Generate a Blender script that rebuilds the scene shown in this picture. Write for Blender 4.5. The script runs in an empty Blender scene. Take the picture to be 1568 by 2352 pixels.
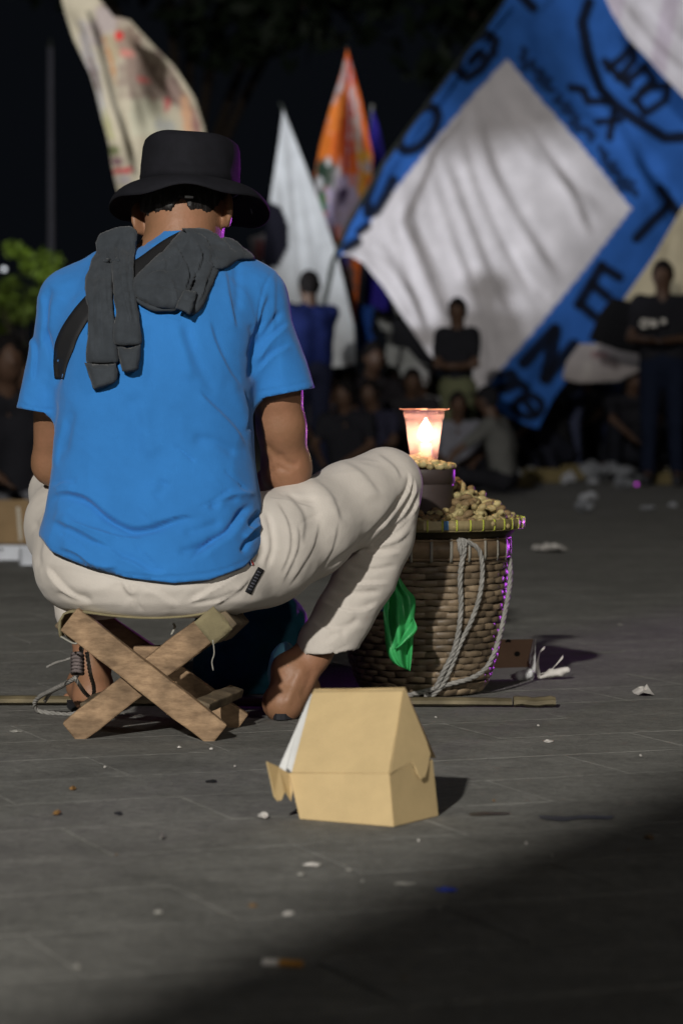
import bpy, math, random
import numpy as np
from mathutils import Vector, Matrix
from mathutils.bvhtree import BVHTree
random.seed(7); rng = np.random.default_rng(7)
S = bpy.context.scene
COL = S.collection
# ------------------------------------------------------------------ camera, world, light, exposure
FPX = 6533.0; HZ = 930.0; CX = 784.0; CY = 1176.0; CAMH = 0.585
PITCH = math.atan((CY-HZ)/FPX)
cam_d = bpy.data.cameras.new('camera'); cam = bpy.data.objects.new('camera', cam_d); COL.objects.link(cam)
cam.location = (0, 0, CAMH); cam.rotation_euler = (math.pi/2-PITCH, 0, 0)
cam_d.sensor_fit = 'VERTICAL'; cam_d.sensor_height = 36.0; cam_d.lens = 36.0*FPX/2352.0
cam_d.clip_start = 0.05; cam_d.clip_end = 400
cam_d.dof.use_dof = True; cam_d.dof.focus_distance = 5.15; cam_d.dof.aperture_fstop = 5.0
S.camera = cam
W = bpy.data.worlds.new('World'); S.world = W; W.use_nodes = True
wn = W.node_tree.nodes; wl = W.node_tree.links
bg = wn['Background']; bg.inputs['Color'].default_value = (0.45, 0.55, 0.75, 1); bg.inputs['Strength'].default_value = 0.0055
S.view_settings.view_transform = 'Standard'; S.view_settings.look = 'None'
S.view_settings.exposure = 0.0; S.view_settings.gamma = 1.0; S.view_settings.use_curve_mapping = False

def lamp(name, typ, loc, target, energy, color, **kw):
    d = bpy.data.lights.new(name, typ); d.energy = energy; d.color = color
    for k, v in kw.items(): setattr(d, k, v)
    o = bpy.data.objects.new(name, d); COL.objects.link(o); o.location = loc
    o.rotation_euler = (Vector(target)-Vector(loc)).to_track_quat('-Z', 'Y').to_euler()
    return o
R = math.radians
# plaza floodlight on its mast, behind and a little left of the camera
lamp('plaza_floodlight', 'SPOT', (-4.5, -12.5, 7.8), (0.0, 8.0, 0.6), 15000, (1.0, 0.97, 0.92), spot_size=R(60), spot_blend=0.4, shadow_soft_size=0.22)
# weaker floodlight behind right
lamp('side_floodlight', 'SPOT', (9.0, -8.5, 6.5), (0.0, 6.0, 0.5), 1300, (1.0, 0.95, 0.88), spot_size=R(60), spot_blend=0.5, shadow_soft_size=0.3)
# added off-frame lamp in front of the flags, to brighten them
lamp('flag_fill_lamp', 'SPOT', (-5.0, 15.0, 1.3), (0.7, 21.2, 3.05), 3000, (0.92, 0.95, 1.0), spot_size=R(31), spot_blend=0.35, shadow_soft_size=0.25)
# violet stage light behind right
lamp('stage_light', 'SPOT', (3.9, 14.0, 0.20), (-0.04, 5.3, 0.68), 1050, (0.68, 0.09, 1.0), spot_size=R(9.5), spot_blend=0.3, shadow_soft_size=0.15)

# ------------------------------------------------------------------ projection helpers (the photograph measured at 1568 x 2352)
cp, sp_ = math.cos(PITCH), math.sin(PITCH)
def pt(x, y, Y):
    a = (x-CX)/FPX; b = -(y-CY)/FPX
    dy = cp + b*sp_; dz = -sp_ + b*cp
    t = Y/dy
    return (a*t, Y, CAMH + dz*t)
def ptv(x, y, Y):
    x = np.asarray(x, float); y = np.asarray(y, float); Y = np.asarray(Y, float)
    a = (x-CX)/FPX; b = -(y-CY)/FPX
    dy = cp + b*sp_; dz = -sp_ + b*cp; t = Y/dy
    return np.stack([a*t, Y+0*x, CAMH+dz*t], -1)
def proj(P):
    P = np.asarray(P, float); X, Y, Z = P[..., 0], P[..., 1], P[..., 2]-CAMH
    dep = Y*cp - Z*sp_; up = Y*sp_ + Z*cp
    return CX + FPX*X/dep, CY - FPX*up/dep
def gnd(x, y, z=0.0):       # point where the sight line meets height z
    b = -(y-CY)/FPX; dy = cp+b*sp_; dz = -sp_+b*cp
    t = (z-CAMH)/dz
    return ((x-CX)/FPX*t, dy*t, z)
# ------------------------------------------------------------------ materials
def newmat(name):
    m = bpy.data.materials.new(name); m.use_nodes = True
    return m, m.node_tree.nodes, m.node_tree.links, m.node_tree.nodes['Principled BSDF']
def mat(name, col, rough=0.7, var=0.12, vscale=8.0, bump=0.0, bscale=60.0, spec=0.3, sheen=0.0, metal=0.0, col2=None, big=0.0, bigscale=5.0, trans=0.0, stretch=(1,1,1), wv=0.0, wvs=900.0):
    m, n, l, b = newmat(name)
    tc = n.new('ShaderNodeTexCoord'); mp = n.new('ShaderNodeMapping'); mp.inputs['Scale'].default_value = stretch
    l.new(tc.outputs['Object'], mp.inputs['Vector'])
    nz = n.new('ShaderNodeTexNoise'); nz.inputs['Scale'].default_value = vscale; nz.inputs['Detail'].default_value = 6; nz.inputs['Roughness'].default_value = 0.65
    l.new(mp.outputs[0], nz.inputs['Vector'])
    cr = n.new('ShaderNodeValToRGB')
    c1 = [max(0, c*(1-var)) for c in col]; c2 = [c*(1+var) for c in (col2 or col)]
    cr.color_ramp.elements[0].position = 0.32; cr.color_ramp.elements[1].position = 0.68
    cr.color_ramp.elements[0].color = (*c1, 1); cr.color_ramp.elements[1].color = (*c2, 1)
    l.new(nz.outputs['Fac'], cr.inputs['Fac']); l.new(cr.outputs['Color'], b.inputs['Base Color'])
    b.inputs['Roughness'].default_value = rough; b.inputs['Specular IOR Level'].default_value = spec
    b.inputs['Sheen Weight'].default_value = sheen; b.inputs['Metallic'].default_value = metal
    last = None
    if big > 0:
        nb = n.new('ShaderNodeTexNoise'); nb.inputs['Scale'].default_value = bigscale; nb.inputs['Detail'].default_value = 3
        l.new(mp.outputs[0], nb.inputs['Vector'])
        bb = n.new('ShaderNodeBump'); bb.inputs['Strength'].default_value = 1.0; bb.inputs['Distance'].default_value = big
        l.new(nb.outputs['Fac'], bb.inputs['Height']); last = bb
    if bump > 0:
        n2 = n.new('ShaderNodeTexNoise'); n2.inputs['Scale'].default_value = bscale; n2.inputs['Detail'].default_value = 5
        l.new(mp.outputs[0], n2.inputs['Vector'])
        bb = n.new('ShaderNodeBump'); bb.inputs['Strength'].default_value = 1.0; bb.inputs['Distance'].default_value = bump
        l.new(n2.outputs['Fac'], bb.inputs['Height'])
        if last: l.new(last.outputs[0], bb.inputs['Normal'])
        last = bb
    if last: l.new(last.outputs[0], b.inputs['Normal'])
    return m
def mat_attr(name, rough=0.8, translucent=0.0, spec=0.2, bump=0.0, bscale=40, var=0.1):
    """printed cloth: the print sits in the colour attribute 'print'"""
    m, n, l, b = newmat(name)
    at = n.new('ShaderNodeAttribute'); at.attribute_name = 'print'
    tc = n.new('ShaderNodeTexCoord')
    nz = n.new('ShaderNodeTexNoise'); nz.inputs['Scale'].default_value = 6; nz.inputs['Detail'].default_value = 5
    l.new(tc.outputs['Object'], nz.inputs['Vector'])
    mr = n.new('ShaderNodeMapRange'); mr.inputs['To Min'].default_value = 1-var; mr.inputs['To Max'].default_value = 1+var
    mr.inputs['From Min'].default_value = 0.3; mr.inputs['From Max'].default_value = 0.7
    l.new(nz.outputs['Fac'], mr.inputs['Value'])
    vm = n.new('ShaderNodeVectorMath'); vm.operation = 'SCALE'
    l.new(at.outputs['Color'], vm.inputs[0]); l.new(mr.outputs[0], vm.inputs['Scale'])
    l.new(vm.outputs[0], b.inputs['Base Color']); b.inputs['Roughness'].default_value = rough; b.inputs['Specular IOR Level'].default_value = spec
    if bump > 0:
        n2 = n.new('ShaderNodeTexNoise'); n2.inputs['Scale'].default_value = bscale; n2.inputs['Detail'].default_value = 4
        l.new(tc.outputs['Object'], n2.inputs['Vector'])
        bb = n.new('ShaderNodeBump'); bb.inputs['Distance'].default_value = bump
        l.new(n2.outputs['Fac'], bb.inputs['Height']); l.new(bb.outputs[0], b.inputs['Normal'])
    if translucent > 0:
        tr = n.new('ShaderNodeBsdfTranslucent'); l.new(vm.outputs[0], tr.inputs['Color'])
        mx = n.new('ShaderNodeMixShader'); mx.inputs[0].default_value = translucent
        l.new(b.outputs[0], mx.inputs[1]); l.new(tr.outputs[0], mx.inputs[2]); l.new(mx.outputs[0], n['Material Output'].inputs['Surface'])
    return m
# ------------------------------------------------------------------ objects
BASE = {}
def props(o, label=None, cat=None, group=None, kind=None):
    if label: o['label'] = label
    if cat: o['category'] = cat
    if group: o['group'] = group
    if kind: o['kind'] = kind
    return o
def thing(name, loc, label, cat, group=None):
    o = bpy.data.objects.new(name, None); o.empty_display_size = 0.1; COL.objects.link(o)
    o.location = loc; BASE[o.name] = Vector(loc); return props(o, label, cat, group)
def mesh_obj(name, V, Fc, m, parent=None, smooth=True, colors=None, loc=None):
    V = np.asarray(V, float)
    off = np.zeros(3)
    if parent is not None: off = np.array(BASE[parent.name])
    elif loc is not None: off = np.array(loc)
    me = bpy.data.meshes.new(name)
    Fa = Fc if isinstance(Fc, list) else Fc.tolist()
    me.from_pydata((V-off).tolist(), [], Fa)
    if smooth: me.polygons.foreach_set('use_smooth', [True]*len(me.polygons))
    me.update()
    if colors is not None:
        ca = me.color_attributes.new('print', 'FLOAT_COLOR', 'POINT')
        c4 = np.ones((len(V), 4)); c4[:, :3] = colors; ca.data.foreach_set('color', c4.ravel())
    if m is not None: me.materials.append(m)
    o = bpy.data.objects.new(name, me); COL.objects.link(o)
    if parent is not None: o.parent = parent; BASE[o.name] = Vector(off)
    else:
        o.location = off; BASE[o.name] = Vector(off)
    return o
def mod(o, typ, **kw):
    md = o.modifiers.new(typ.lower(), typ)
    for k, v in kw.items(): setattr(md, k, v)
    return o
class MB:
    def __init__(s): s.V = []; s.F = []
    def add(s, V, F):
        n = len(s.V); s.V += [tuple(v) for v in V]; s.F += [tuple(int(i)+n for i in f) for f in F]
    def box(s, c, size, rot=None):
        c = np.array(c, float); h = np.array(size, float)/2
        P = np.array([[x, y, z] for x in (-1, 1) for y in (-1, 1) for z in (-1, 1)])*h
        if rot is not None: P = P @ np.array(rot.to_3x3()).T
        s.add(P+c, [(0, 1, 3, 2), (4, 6, 7, 5), (0, 4, 5, 1), (2, 3, 7, 6), (0, 2, 6, 4), (1, 5, 7, 3)])
    def beam(s, a, b, w, t, side=(0, 1, 0), inset=0):
        """bar from a to b, w across (in plane), t along 'side'"""
        a = np.array(a, float); b = np.array(b, float); d = (b-a)/np.linalg.norm(b-a)
        sd = np.array(side, float); sd -= d*np.dot(sd, d); sd /= np.linalg.norm(sd); u = np.cross(sd, d)
        P = [p + u*i*w/2 + sd*j*t/2 for p in (a, b) for i, j in ((-1, -1), (1, -1), (1, 1), (-1, 1))]
        s.add(P, [(0, 1, 2, 3), (7, 6, 5, 4), (0, 4, 5, 1), (1, 5, 6, 2), (2, 6, 7, 3), (3, 7, 4, 0)])
    def tube(s, pts, r, n=8, cap=True):
        V, F = tube(pts, r, n, cap); s.add(V, F)
    def build(s, name, m, parent=None, smooth=False, **kw): return mesh_obj(name, s.V, s.F, m, parent, smooth, **kw)
def tube(pts, r, n=8, cap=True):
    P = np.array(pts, float); N = len(P); r = np.broadcast_to(np.array(r, float), (N,))
    T = np.gradient(P, axis=0); T /= np.linalg.norm(T, axis=1)[:, None]+1e-12
    ref = np.array([0, 0, 1.0]) if abs(T[0, 2]) < 0.9 else np.array([1.0, 0, 0])
    V = []; u = np.cross(T[0], ref); u /= np.linalg.norm(u)
    for i in range(N):
        u = u - T[i]*np.dot(u, T[i]); u /= np.linalg.norm(u); w = np.cross(T[i], u)
        for k in range(n):
            a = 2*math.pi*k/n; V.append(P[i]+r[i]*(math.cos(a)*u+math.sin(a)*w))
    F = [(i*n+k, i*n+(k+1) % n, (i+1)*n+(k+1) % n, (i+1)*n+k) for i in range(N-1) for k in range(n)]
    if cap: F += [tuple(range(n))[::-1], tuple((N-1)*n+k for k in range(n))]
    return V, F
def spline(pts, n):
    P = np.array(pts, float); d = np.r_[0, np.cumsum(np.linalg.norm(np.diff(P, axis=0), axis=1))]; d /= d[-1]
    P2 = np.vstack([2*P[0]-P[1], P, 2*P[-1]-P[-2]]); out = []
    for t in np.linspace(0, 1, n):
        i = min(np.searchsorted(d, t, 'right')-1, len(P)-2); u = (t-d[i])/(d[i+1]-d[i]+1e-12)
        p0, p1, p2, p3 = P2[i], P2[i+1], P2[i+2], P2[i+3]
        out.append(0.5*((2*p1)+(-p0+p2)*u+(2*p0-5*p1+4*p2-p3)*u*u+(-p0+3*p1-3*p2+p3)*u**3))
    return np.array(out)
def rope(pts, r, turns_per_m, n=None, seg=None):
    """three-strand laid rope"""
    P = np.array(pts, float); L = np.linalg.norm(np.diff(P, axis=0), axis=1).sum()
    N = seg or max(12, int(L*turns_per_m*9)); C = spline(P, N)
    T = np.gradient(C, axis=0); T /= np.linalg.norm(T, axis=1)[:, None]
    u = np.cross(T[0], [0.3, 0.5, 0.81]); mb = MB(); U = []
    for i in range(N):
        u = u-T[i]*np.dot(u, T[i]); u /= np.linalg.norm(u); U.append(u.copy())
    U = np.array(U); Wv = np.cross(T, U); s = np.linspace(0, L, N)
    for k in range(3):
        a = 2*math.pi*(s*turns_per_m+k/3.0)
        Q = C + 0.55*r*(np.cos(a)[:, None]*U+np.sin(a)[:, None]*Wv)
        mb.tube(Q, r*0.6, 6)
    return mb
# ------------------------------------------------------------------ implicit surfaces
def surface_nets(F, org, h):
    s = F < 0; nx, ny, nz = F.shape
    cnt = np.zeros((nx-1, ny-1, nz-1), np.int8)
    for a in (0, 1):
        for b in (0, 1):
            for c in (0, 1): cnt += s[a:nx-1+a, b:ny-1+b, c:nz-1+c]
    act = (cnt > 0) & (cnt < 8); I = np.argwhere(act); idx = -np.ones(act.shape, np.int64); idx[act] = np.arange(len(I))
    cs = [(a, b, c) for a in (0, 1) for b in (0, 1) for c in (0, 1)]
    val = np.stack([F[I[:, 0]+a, I[:, 1]+b, I[:, 2]+c] for a, b, c in cs], 1).astype(float)
    acc = np.zeros((len(I), 3)); num = np.zeros(len(I))
    for i in range(8):
        for j in range(i+1, 8):
            di = np.array(cs[j])-np.array(cs[i])
            if np.abs(di).sum() != 1: continue
            m = (val[:, i] < 0) != (val[:, j] < 0); t = val[m, i]/(val[m, i]-val[m, j])
            acc[m] += np.array(cs[i])+t[:, None]*di; num[m] += 1
    V = (I+acc/num[:, None])*h+np.array(org)
    Q = []
    for ax in range(3):
        sl = [slice(None)]*3; sl2 = [slice(None)]*3
        sl[ax] = slice(0, -1); sl2[ax] = slice(1, None)
        d = s[tuple(sl)] != s[tuple(sl2)]; inside = s[tuple(sl)]
        E = np.argwhere(d); b, c = (ax+1) % 3, (ax+2) % 3
        ok = (E[:, b] > 0) & (E[:, c] > 0) & (E[:, b] < F.shape[b]-1) & (E[:, c] < F.shape[c]-1); E = E[ok]
        q = []
        for ob, oc in ((-1, -1), (0, -1), (0, 0), (-1, 0)):
            G = E.copy(); G[:, b] += ob; G[:, c] += oc; q.append(idx[G[:, 0], G[:, 1], G[:, 2]])
        q = np.stack(q, 1); ins = inside[E[:, 0], E[:, 1], E[:, 2]]
        q[~ins] = q[~ins][:, ::-1]; Q.append(q)
    Q = np.vstack(Q); return V, Q[(Q >= 0).all(1)]
def smin(a, b, k):
    if k <= 0: return np.minimum(a, b)
    hh = np.clip(0.5+0.5*(b-a)/k, 0, 1); return b*(1-hh)+a*hh-k*hh*(1-hh)
class Field:
    def __init__(s, lo, hi, h):
        s.lo = np.array(lo, float); s.h = h; s.n = np.ceil((np.array(hi)-s.lo)/h).astype(int)+1
        s.ax = [s.lo[i]+h*np.arange(s.n[i]) for i in range(3)]; s.F = np.full(s.n, 0.5, np.float32)
    def sl(s, lo, hi):
        a = np.clip(((np.array(lo)-s.lo)/s.h).astype(int)-1, 0, s.n-1); b = np.clip(np.ceil((np.array(hi)-s.lo)/s.h).astype(int)+2, 1, s.n)
        return tuple(slice(a[i], max(b[i], a[i]+1)) for i in range(3))
    def apply(s, fn, lo, hi, k=0.0, op='add', pad=None):
        pad = (k+3*s.h) if pad is None else pad
        sl = s.sl(np.array(lo)-pad, np.array(hi)+pad)
        X = s.ax[0][sl[0]][:, None, None]; Y = s.ax[1][sl[1]][None, :, None]; Z = s.ax[2][sl[2]][None, None, :]
        d = fn(X, Y, Z)
        if op == 'add': s.F[sl] = smin(s.F[sl], d, k)
        elif op == 'cut': s.F[sl] = -smin(-s.F[sl], d, k)
    def cap(s, a, b, ra, rb, k=0.01, sy=1.0, sx=1.0, clip=None, op='add'):
        a = np.array(a, float); b = np.array(b, float); ab = b-a; L2 = max((ab**2).sum(), 1e-9)
        def fn(X, Y, Z):
            t = np.clip(((X-a[0])*ab[0]+(Y-a[1])*ab[1]+(Z-a[2])*ab[2])/L2, 0, 1)
            d = np.sqrt(((X-a[0]-t*ab[0])/sx)**2+((Y-a[1]-t*ab[1])/sy)**2+(Z-a[2]-t*ab[2])**2)-(ra+(rb-ra)*t)
            d = d*min(1.0, (sy+1)/2)
            if clip is not None: d = np.maximum(d, clip(X, Y, Z))
            return d
        r = max(ra, rb)*max(1, sy, sx); s.apply(fn, np.minimum(a, b)-r, np.maximum(a, b)+r, k, op)
    def chain(s, P, k=0.01, sy=1.0, sx=1.0, kj=None, clip=None):
        for (p, q) in zip(P[:-1], P[1:]): s.cap(p[:3], q[:3], p[3], q[3], k, sy, sx, clip)
    def ell(s, c, r, k=0.01, rot=None, op='add'):
        c = np.array(c, float); r = np.array(r, float); M = np.array((rot or Matrix.Identity(3)).to_3x3()).T
        def fn(X, Y, Z):
            x, y, z = X-c[0], Y-c[1], Z-c[2]
            u = (M[0, 0]*x+M[0, 1]*y+M[0, 2]*z)/r[0]; v = (M[1, 0]*x+M[1, 1]*y+M[1, 2]*z)/r[1]; w = (M[2, 0]*x+M[2, 1]*y+M[2, 2]*z)/r[2]
            q = np.sqrt(u*u+v*v+w*w); return (q-1)*r.min()*np.where(q > 1, 1, 1.0)
        m = r.max(); s.apply(fn, c-m, c+m, k, op)
    def mesh(s): return surface_nets(s.F, s.lo, s.h)
def smooth_verts(V, Q, it=2, lam=0.5):
    E = np.vstack([Q[:, [0, 1]], Q[:, [1, 2]], Q[:, [2, 3]], Q[:, [3, 0]]]); n = len(V)
    for _ in range(it):
        A = np.zeros((n, 3)); c = np.zeros(n)
        for a, b in ((0, 1), (1, 0)):
            for k in range(3): A[:, k] += np.bincount(E[:, a], V[E[:, b], k], n)
            c += np.bincount(E[:, a], minlength=n)
        V = V+(A/np.maximum(c, 1)[:, None]-V)*lam
    return V
def normals(V, Q):
    N = np.cross(V[Q[:, 2]]-V[Q[:, 0]], V[Q[:, 3]]-V[Q[:, 1]]); out = np.zeros_like(V)
    for i in range(4):
        for k in range(3): out[:, k] += np.bincount(Q[:, i], N[:, k], len(V))
    return out/(np.linalg.norm(out, axis=1)[:, None]+1e-12)
def poly_dist(x, y, P):
    """unsigned distance, signed side, and parameter along an open polyline"""
    best = np.full(x.shape, 1e9); sg = np.zeros(x.shape); tt = np.zeros(x.shape)
    L = np.r_[0, np.cumsum(np.linalg.norm(np.diff(P, axis=0), axis=1))]; T = L[-1]
    for i in range(len(P)-1):
        a, b = P[i], P[i+1]; ab = b-a; l2 = (ab**2).sum()+1e-9
        t = np.clip(((x-a[0])*ab[0]+(y-a[1])*ab[1])/l2, 0, 1)
        dx, dy = x-a[0]-t*ab[0], y-a[1]-t*ab[1]; d = np.hypot(dx, dy)
        m = d < best; best[m] = d[m]; sg[m] = np.sign(ab[0]*dy-ab[1]*dx)[m]; tt[m] = ((L[i]+t*math.sqrt(l2))/T)[m]
    return best, sg, tt
def fold(V, Q, folds, conv=None, front=True):
    """press folds into cloth along its normals. fold = (kind, depth mm, width px, points in photo units)"""
    N = normals(V, Q); x, y = proj(V); vis = np.clip(-N[:, 1]*3.0+0.25, 0, 1) if front else np.ones(len(V))
    D = np.zeros(len(V))
    for kind, amp, w, P in folds:
        P = np.array(P, float)
        if conv: P = np.stack([conv[0]+P[:, 0]*conv[2], conv[1]+P[:, 1]*conv[2]], 1)
        if len(P) > 2: P = spline(P, len(P)*4)
        lo = P.min(0)-4*w; hi = P.max(0)+4*w
        m = (x > lo[0]) & (x < hi[0]) & (y > lo[1]) & (y < hi[1])
        if not m.any(): continue
        d, sg, t = poly_dist(x[m], y[m], P)
        tap = np.clip(np.minimum(t, 1-t)*5, 0, 1); tap = tap*tap*(3-2*tap)
        if kind == 'v': g = -np.exp(-(d/w)**2)
        elif kind == 'r': g = np.exp(-(d/w)**2)
        elif kind == 'c': g = -np.exp(-d/(w*.7))
        elif not front: u = d*sg/w; g = u*np.exp(0.5-0.5*u*u)
        else: u = d*sg/w; g = 1.05*np.tanh(u*3.2)*np.exp(-np.abs(u)*.85)
        D[m] += g*tap*amp*(0.0013 if front else 0.00033)
    return V+N*(D*vis)[:, None]
def vnoise(P, scale, seed=0):
    """smooth value noise at points P"""
    r = np.random.default_rng(seed); T = r.random((32, 32, 32))*2-1
    q = np.asarray(P)*scale+100; i = np.floor(q).astype(int); f = q-i; f = f*f*(3-2*f); out = 0
    for a in (0, 1):
        for b in (0, 1):
            for c in (0, 1):
                w = (f[:, 0] if a else 1-f[:, 0])*(f[:, 1] if b else 1-f[:, 1])*(f[:, 2] if c else 1-f[:, 2])
                out = out+w*T[(i[:, 0]+a) % 32, (i[:, 1]+b) % 32, (i[:, 2]+c) % 32]
    return out
def profile_fn(rows, Yc, p=2.4):
    """generalised cylinder from silhouette rows (y, xl, xr, near, far) measured at depth Yc"""
    rw = np.array(rows, float); zz = []; A = []
    for y, xl, xr, yb, yf in rw:
        a = pt(xl, y, Yc); b = pt(xr, y, Yc); zz.append(a[2]); A.append((a[0], b[0], yb, yf))
    zz = np.array(zz)[::-1]; A = np.array(A)[::-1]; zd = np.linspace(zz[0], zz[-1], 160)
    G = [np.interp(zd, zz, A[:, i]) for i in range(4)]
    ker = np.hanning(13); ker /= ker.sum()
    G = [np.convolve(np.pad(g, 6, mode='reflect', reflect_type='odd'), ker, 'valid') for g in G]
    def fn(X, Y, Z):
        z = Z.ravel(); xl, xr, yb, yf = [np.interp(z, zd, g)[None, None, :] for g in G]
        cx, a = (xl+xr)/2, np.maximum((xr-xl)/2, 1e-3); cy, b = (yb+yf)/2, np.maximum((yf-yb)/2, 1e-3)
        q = (np.abs((X-cx)/a)**p+np.abs((Y-cy)/b)**p)**(1/p)
        d = (q-1)*np.minimum(a, b)
        return np.maximum(d, np.maximum(Z-zz[-1], zz[0]-Z))
    lo = (A[:, 0].min(), A[:, 2].min(), zz[0]); hi = (A[:, 1].max(), A[:, 3].max(), zz[-1])
    return fn, lo, hi
# ------------------------------------------------------------------ the seated peanut seller
M_skin = mat('skin', (0.26, 0.135, 0.07), rough=0.5, var=0.10, vscale=14, bump=0.0006, bscale=160, spec=0.35, col2=(0.29, 0.14, 0.08))
M_shirt = mat('blue_cotton', (0.028, 0.172, 0.47), rough=0.85, var=0.09, vscale=7, bump=0.0005, bscale=420, spec=0.15, sheen=0.15, big=0.0025, bigscale=9)
M_pants = mat('beige_cotton', (0.53, 0.485, 0.43), rough=0.9, var=0.07, vscale=6, bump=0.0005, bscale=380, spec=0.12, sheen=0.1, big=0.003, bigscale=12)
M_hoodie = mat('charcoal_jersey', (0.041, 0.047, 0.054), rough=0.95, var=0.18, vscale=30, bump=0.0006, bscale=420, spec=0.05, sheen=0.1)
M_hat = mat('black_canvas', (0.008, 0.008, 0.011), rough=0.85, var=0.2, vscale=30, bump=0.0006, bscale=500, spec=0.2, big=0.003, bigscale=14)
M_hair = mat('black_hair', (0.012, 0.010, 0.009), rough=0.5, var=0.4, vscale=60, bump=0.003, bscale=140, spec=0.4, stretch=(1, 1, .25))
M_strap = mat('black_webbing', (0.012, 0.012, 0.013), rough=0.7, var=0.15, bump=0.0006, bscale=600)
M_dark = mat('dark_rubber', (0.02, 0.02, 0.024), rough=0.7)
M_white = mat('white_plastic', (0.75, 0.75, 0.75), rough=0.5)
SC = 6533/5.1
man = thing('person', (-0.30, 5.08, 0.0), 'seated person seen from behind in bright blue T-shirt, beige trousers and black bucket hat', 'person')

# shirt ------------------------------------------------
h = 0.0036
f = Field((-0.63, 4.84, 0.20), (-0.01, 5.46, 0.93), h)
rows = [(520, 352, 474, 5.145, 5.27), (545, 340, 486, 5.13, 5.27), (568, 300, 530, 5.105, 5.29), (590, 238, 565, 5.085, 5.31), (612, 195, 592, 5.065, 5.32), (640, 158, 604, 5.04, 5.32),
        (690, 136, 604, 5.005, 5.30), (760, 128, 598, 4.98, 5.27), (850, 128, 588, 4.963, 5.24), (950, 131, 580, 4.955, 5.22), (1050, 124, 586, 4.950, 5.20), (1120, 116, 596, 4.94, 5.20),
        (1180, 105, 603, 4.925, 5.21), (1225, 90, 606, 4.912, 5.22), (1255, 86, 609, 4.905, 5.22), (1300, 98, 607, 4.901, 5.22), (1350, 108, 600, 4.904, 5.20), (1400, 130, 580, 4.90, 5.2)]
hemD = np.array([(60, 1232), (85, 1243), (110, 1268), (200, 1302), (300, 1326), (400, 1338), (480, 1332), (560, 1306), (590, 1275), (609, 1240), (640, 1225)], float)
hw = ptv(hemD[:, 0], hemD[:, 1], 4.92)
tf, lo, hi = profile_fn(rows, 5.08)
def hemz(X): return np.interp(X, hw[:, 0], hw[:, 2])
f.apply(lambda X, Y, Z: np.maximum(tf(X, Y, Z), hemz(X)-Z), lo, hi, 0.0)
def line_clip(x1, y1, x2, y2, Y):
    a, b = pt(x1, y1, Y), pt(x2, y2, Y); s = (b[2]-a[2])/(b[0]-a[0])
    return lambda X, Yy, Z: (a[2]+s*(X-a[0]))-Z
cl = line_clip(37, 936, 133, 951, 5.12); cr_ = line_clip(580, 919, 723, 891, 5.14)
f.cap(pt(250, 640, 5.17), pt(165, 690, 5.16), 0.055, 0.050, 0.04)
f.cap(pt(520, 640, 5.17), pt(588, 688, 5.16), 0.055, 0.052, 0.04)
f.cap(pt(160, 690, 5.15), pt(72, 1000, 5.11), 0.049, 0.0395, 0.035, clip=cl, sy=1.1)
f.cap(pt(586, 684, 5.15), pt(672, 970, 5.13), 0.050, 0.0600, 0.035, clip=cr_, sy=1.05)
V, Q = f.mesh()
N = normals(V, Q); Cc = V[Q].mean(1); Nf = N[Q].mean(1)
dn = (np.abs(cl(Cc[:, 0], 0, Cc[:, 2])) < 1.3*h) & (Nf[:, 2] < -0.75) & (Cc[:, 0] < pt(134, 940, 5.1)[0])
dn |= (np.abs(cr_(Cc[:, 0], 0, Cc[:, 2])) < 1.3*h) & (Nf[:, 2] < -0.75) & (Cc[:, 0] > pt(584, 900, 5.1)[0])
dn |= (np.abs(hemz(Cc[:, 0])-Cc[:, 2]) < 1.3*h) & (Nf[:, 2] < -0.6)
dn |= (Cc[:, 2] > 0.9)
Q = Q[~dn]
V = smooth_verts(V, Q, 3, 0.5)
c2 = (0, 861.2, 0.5126); c1 = (0, 229.6, 0.5)
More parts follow.
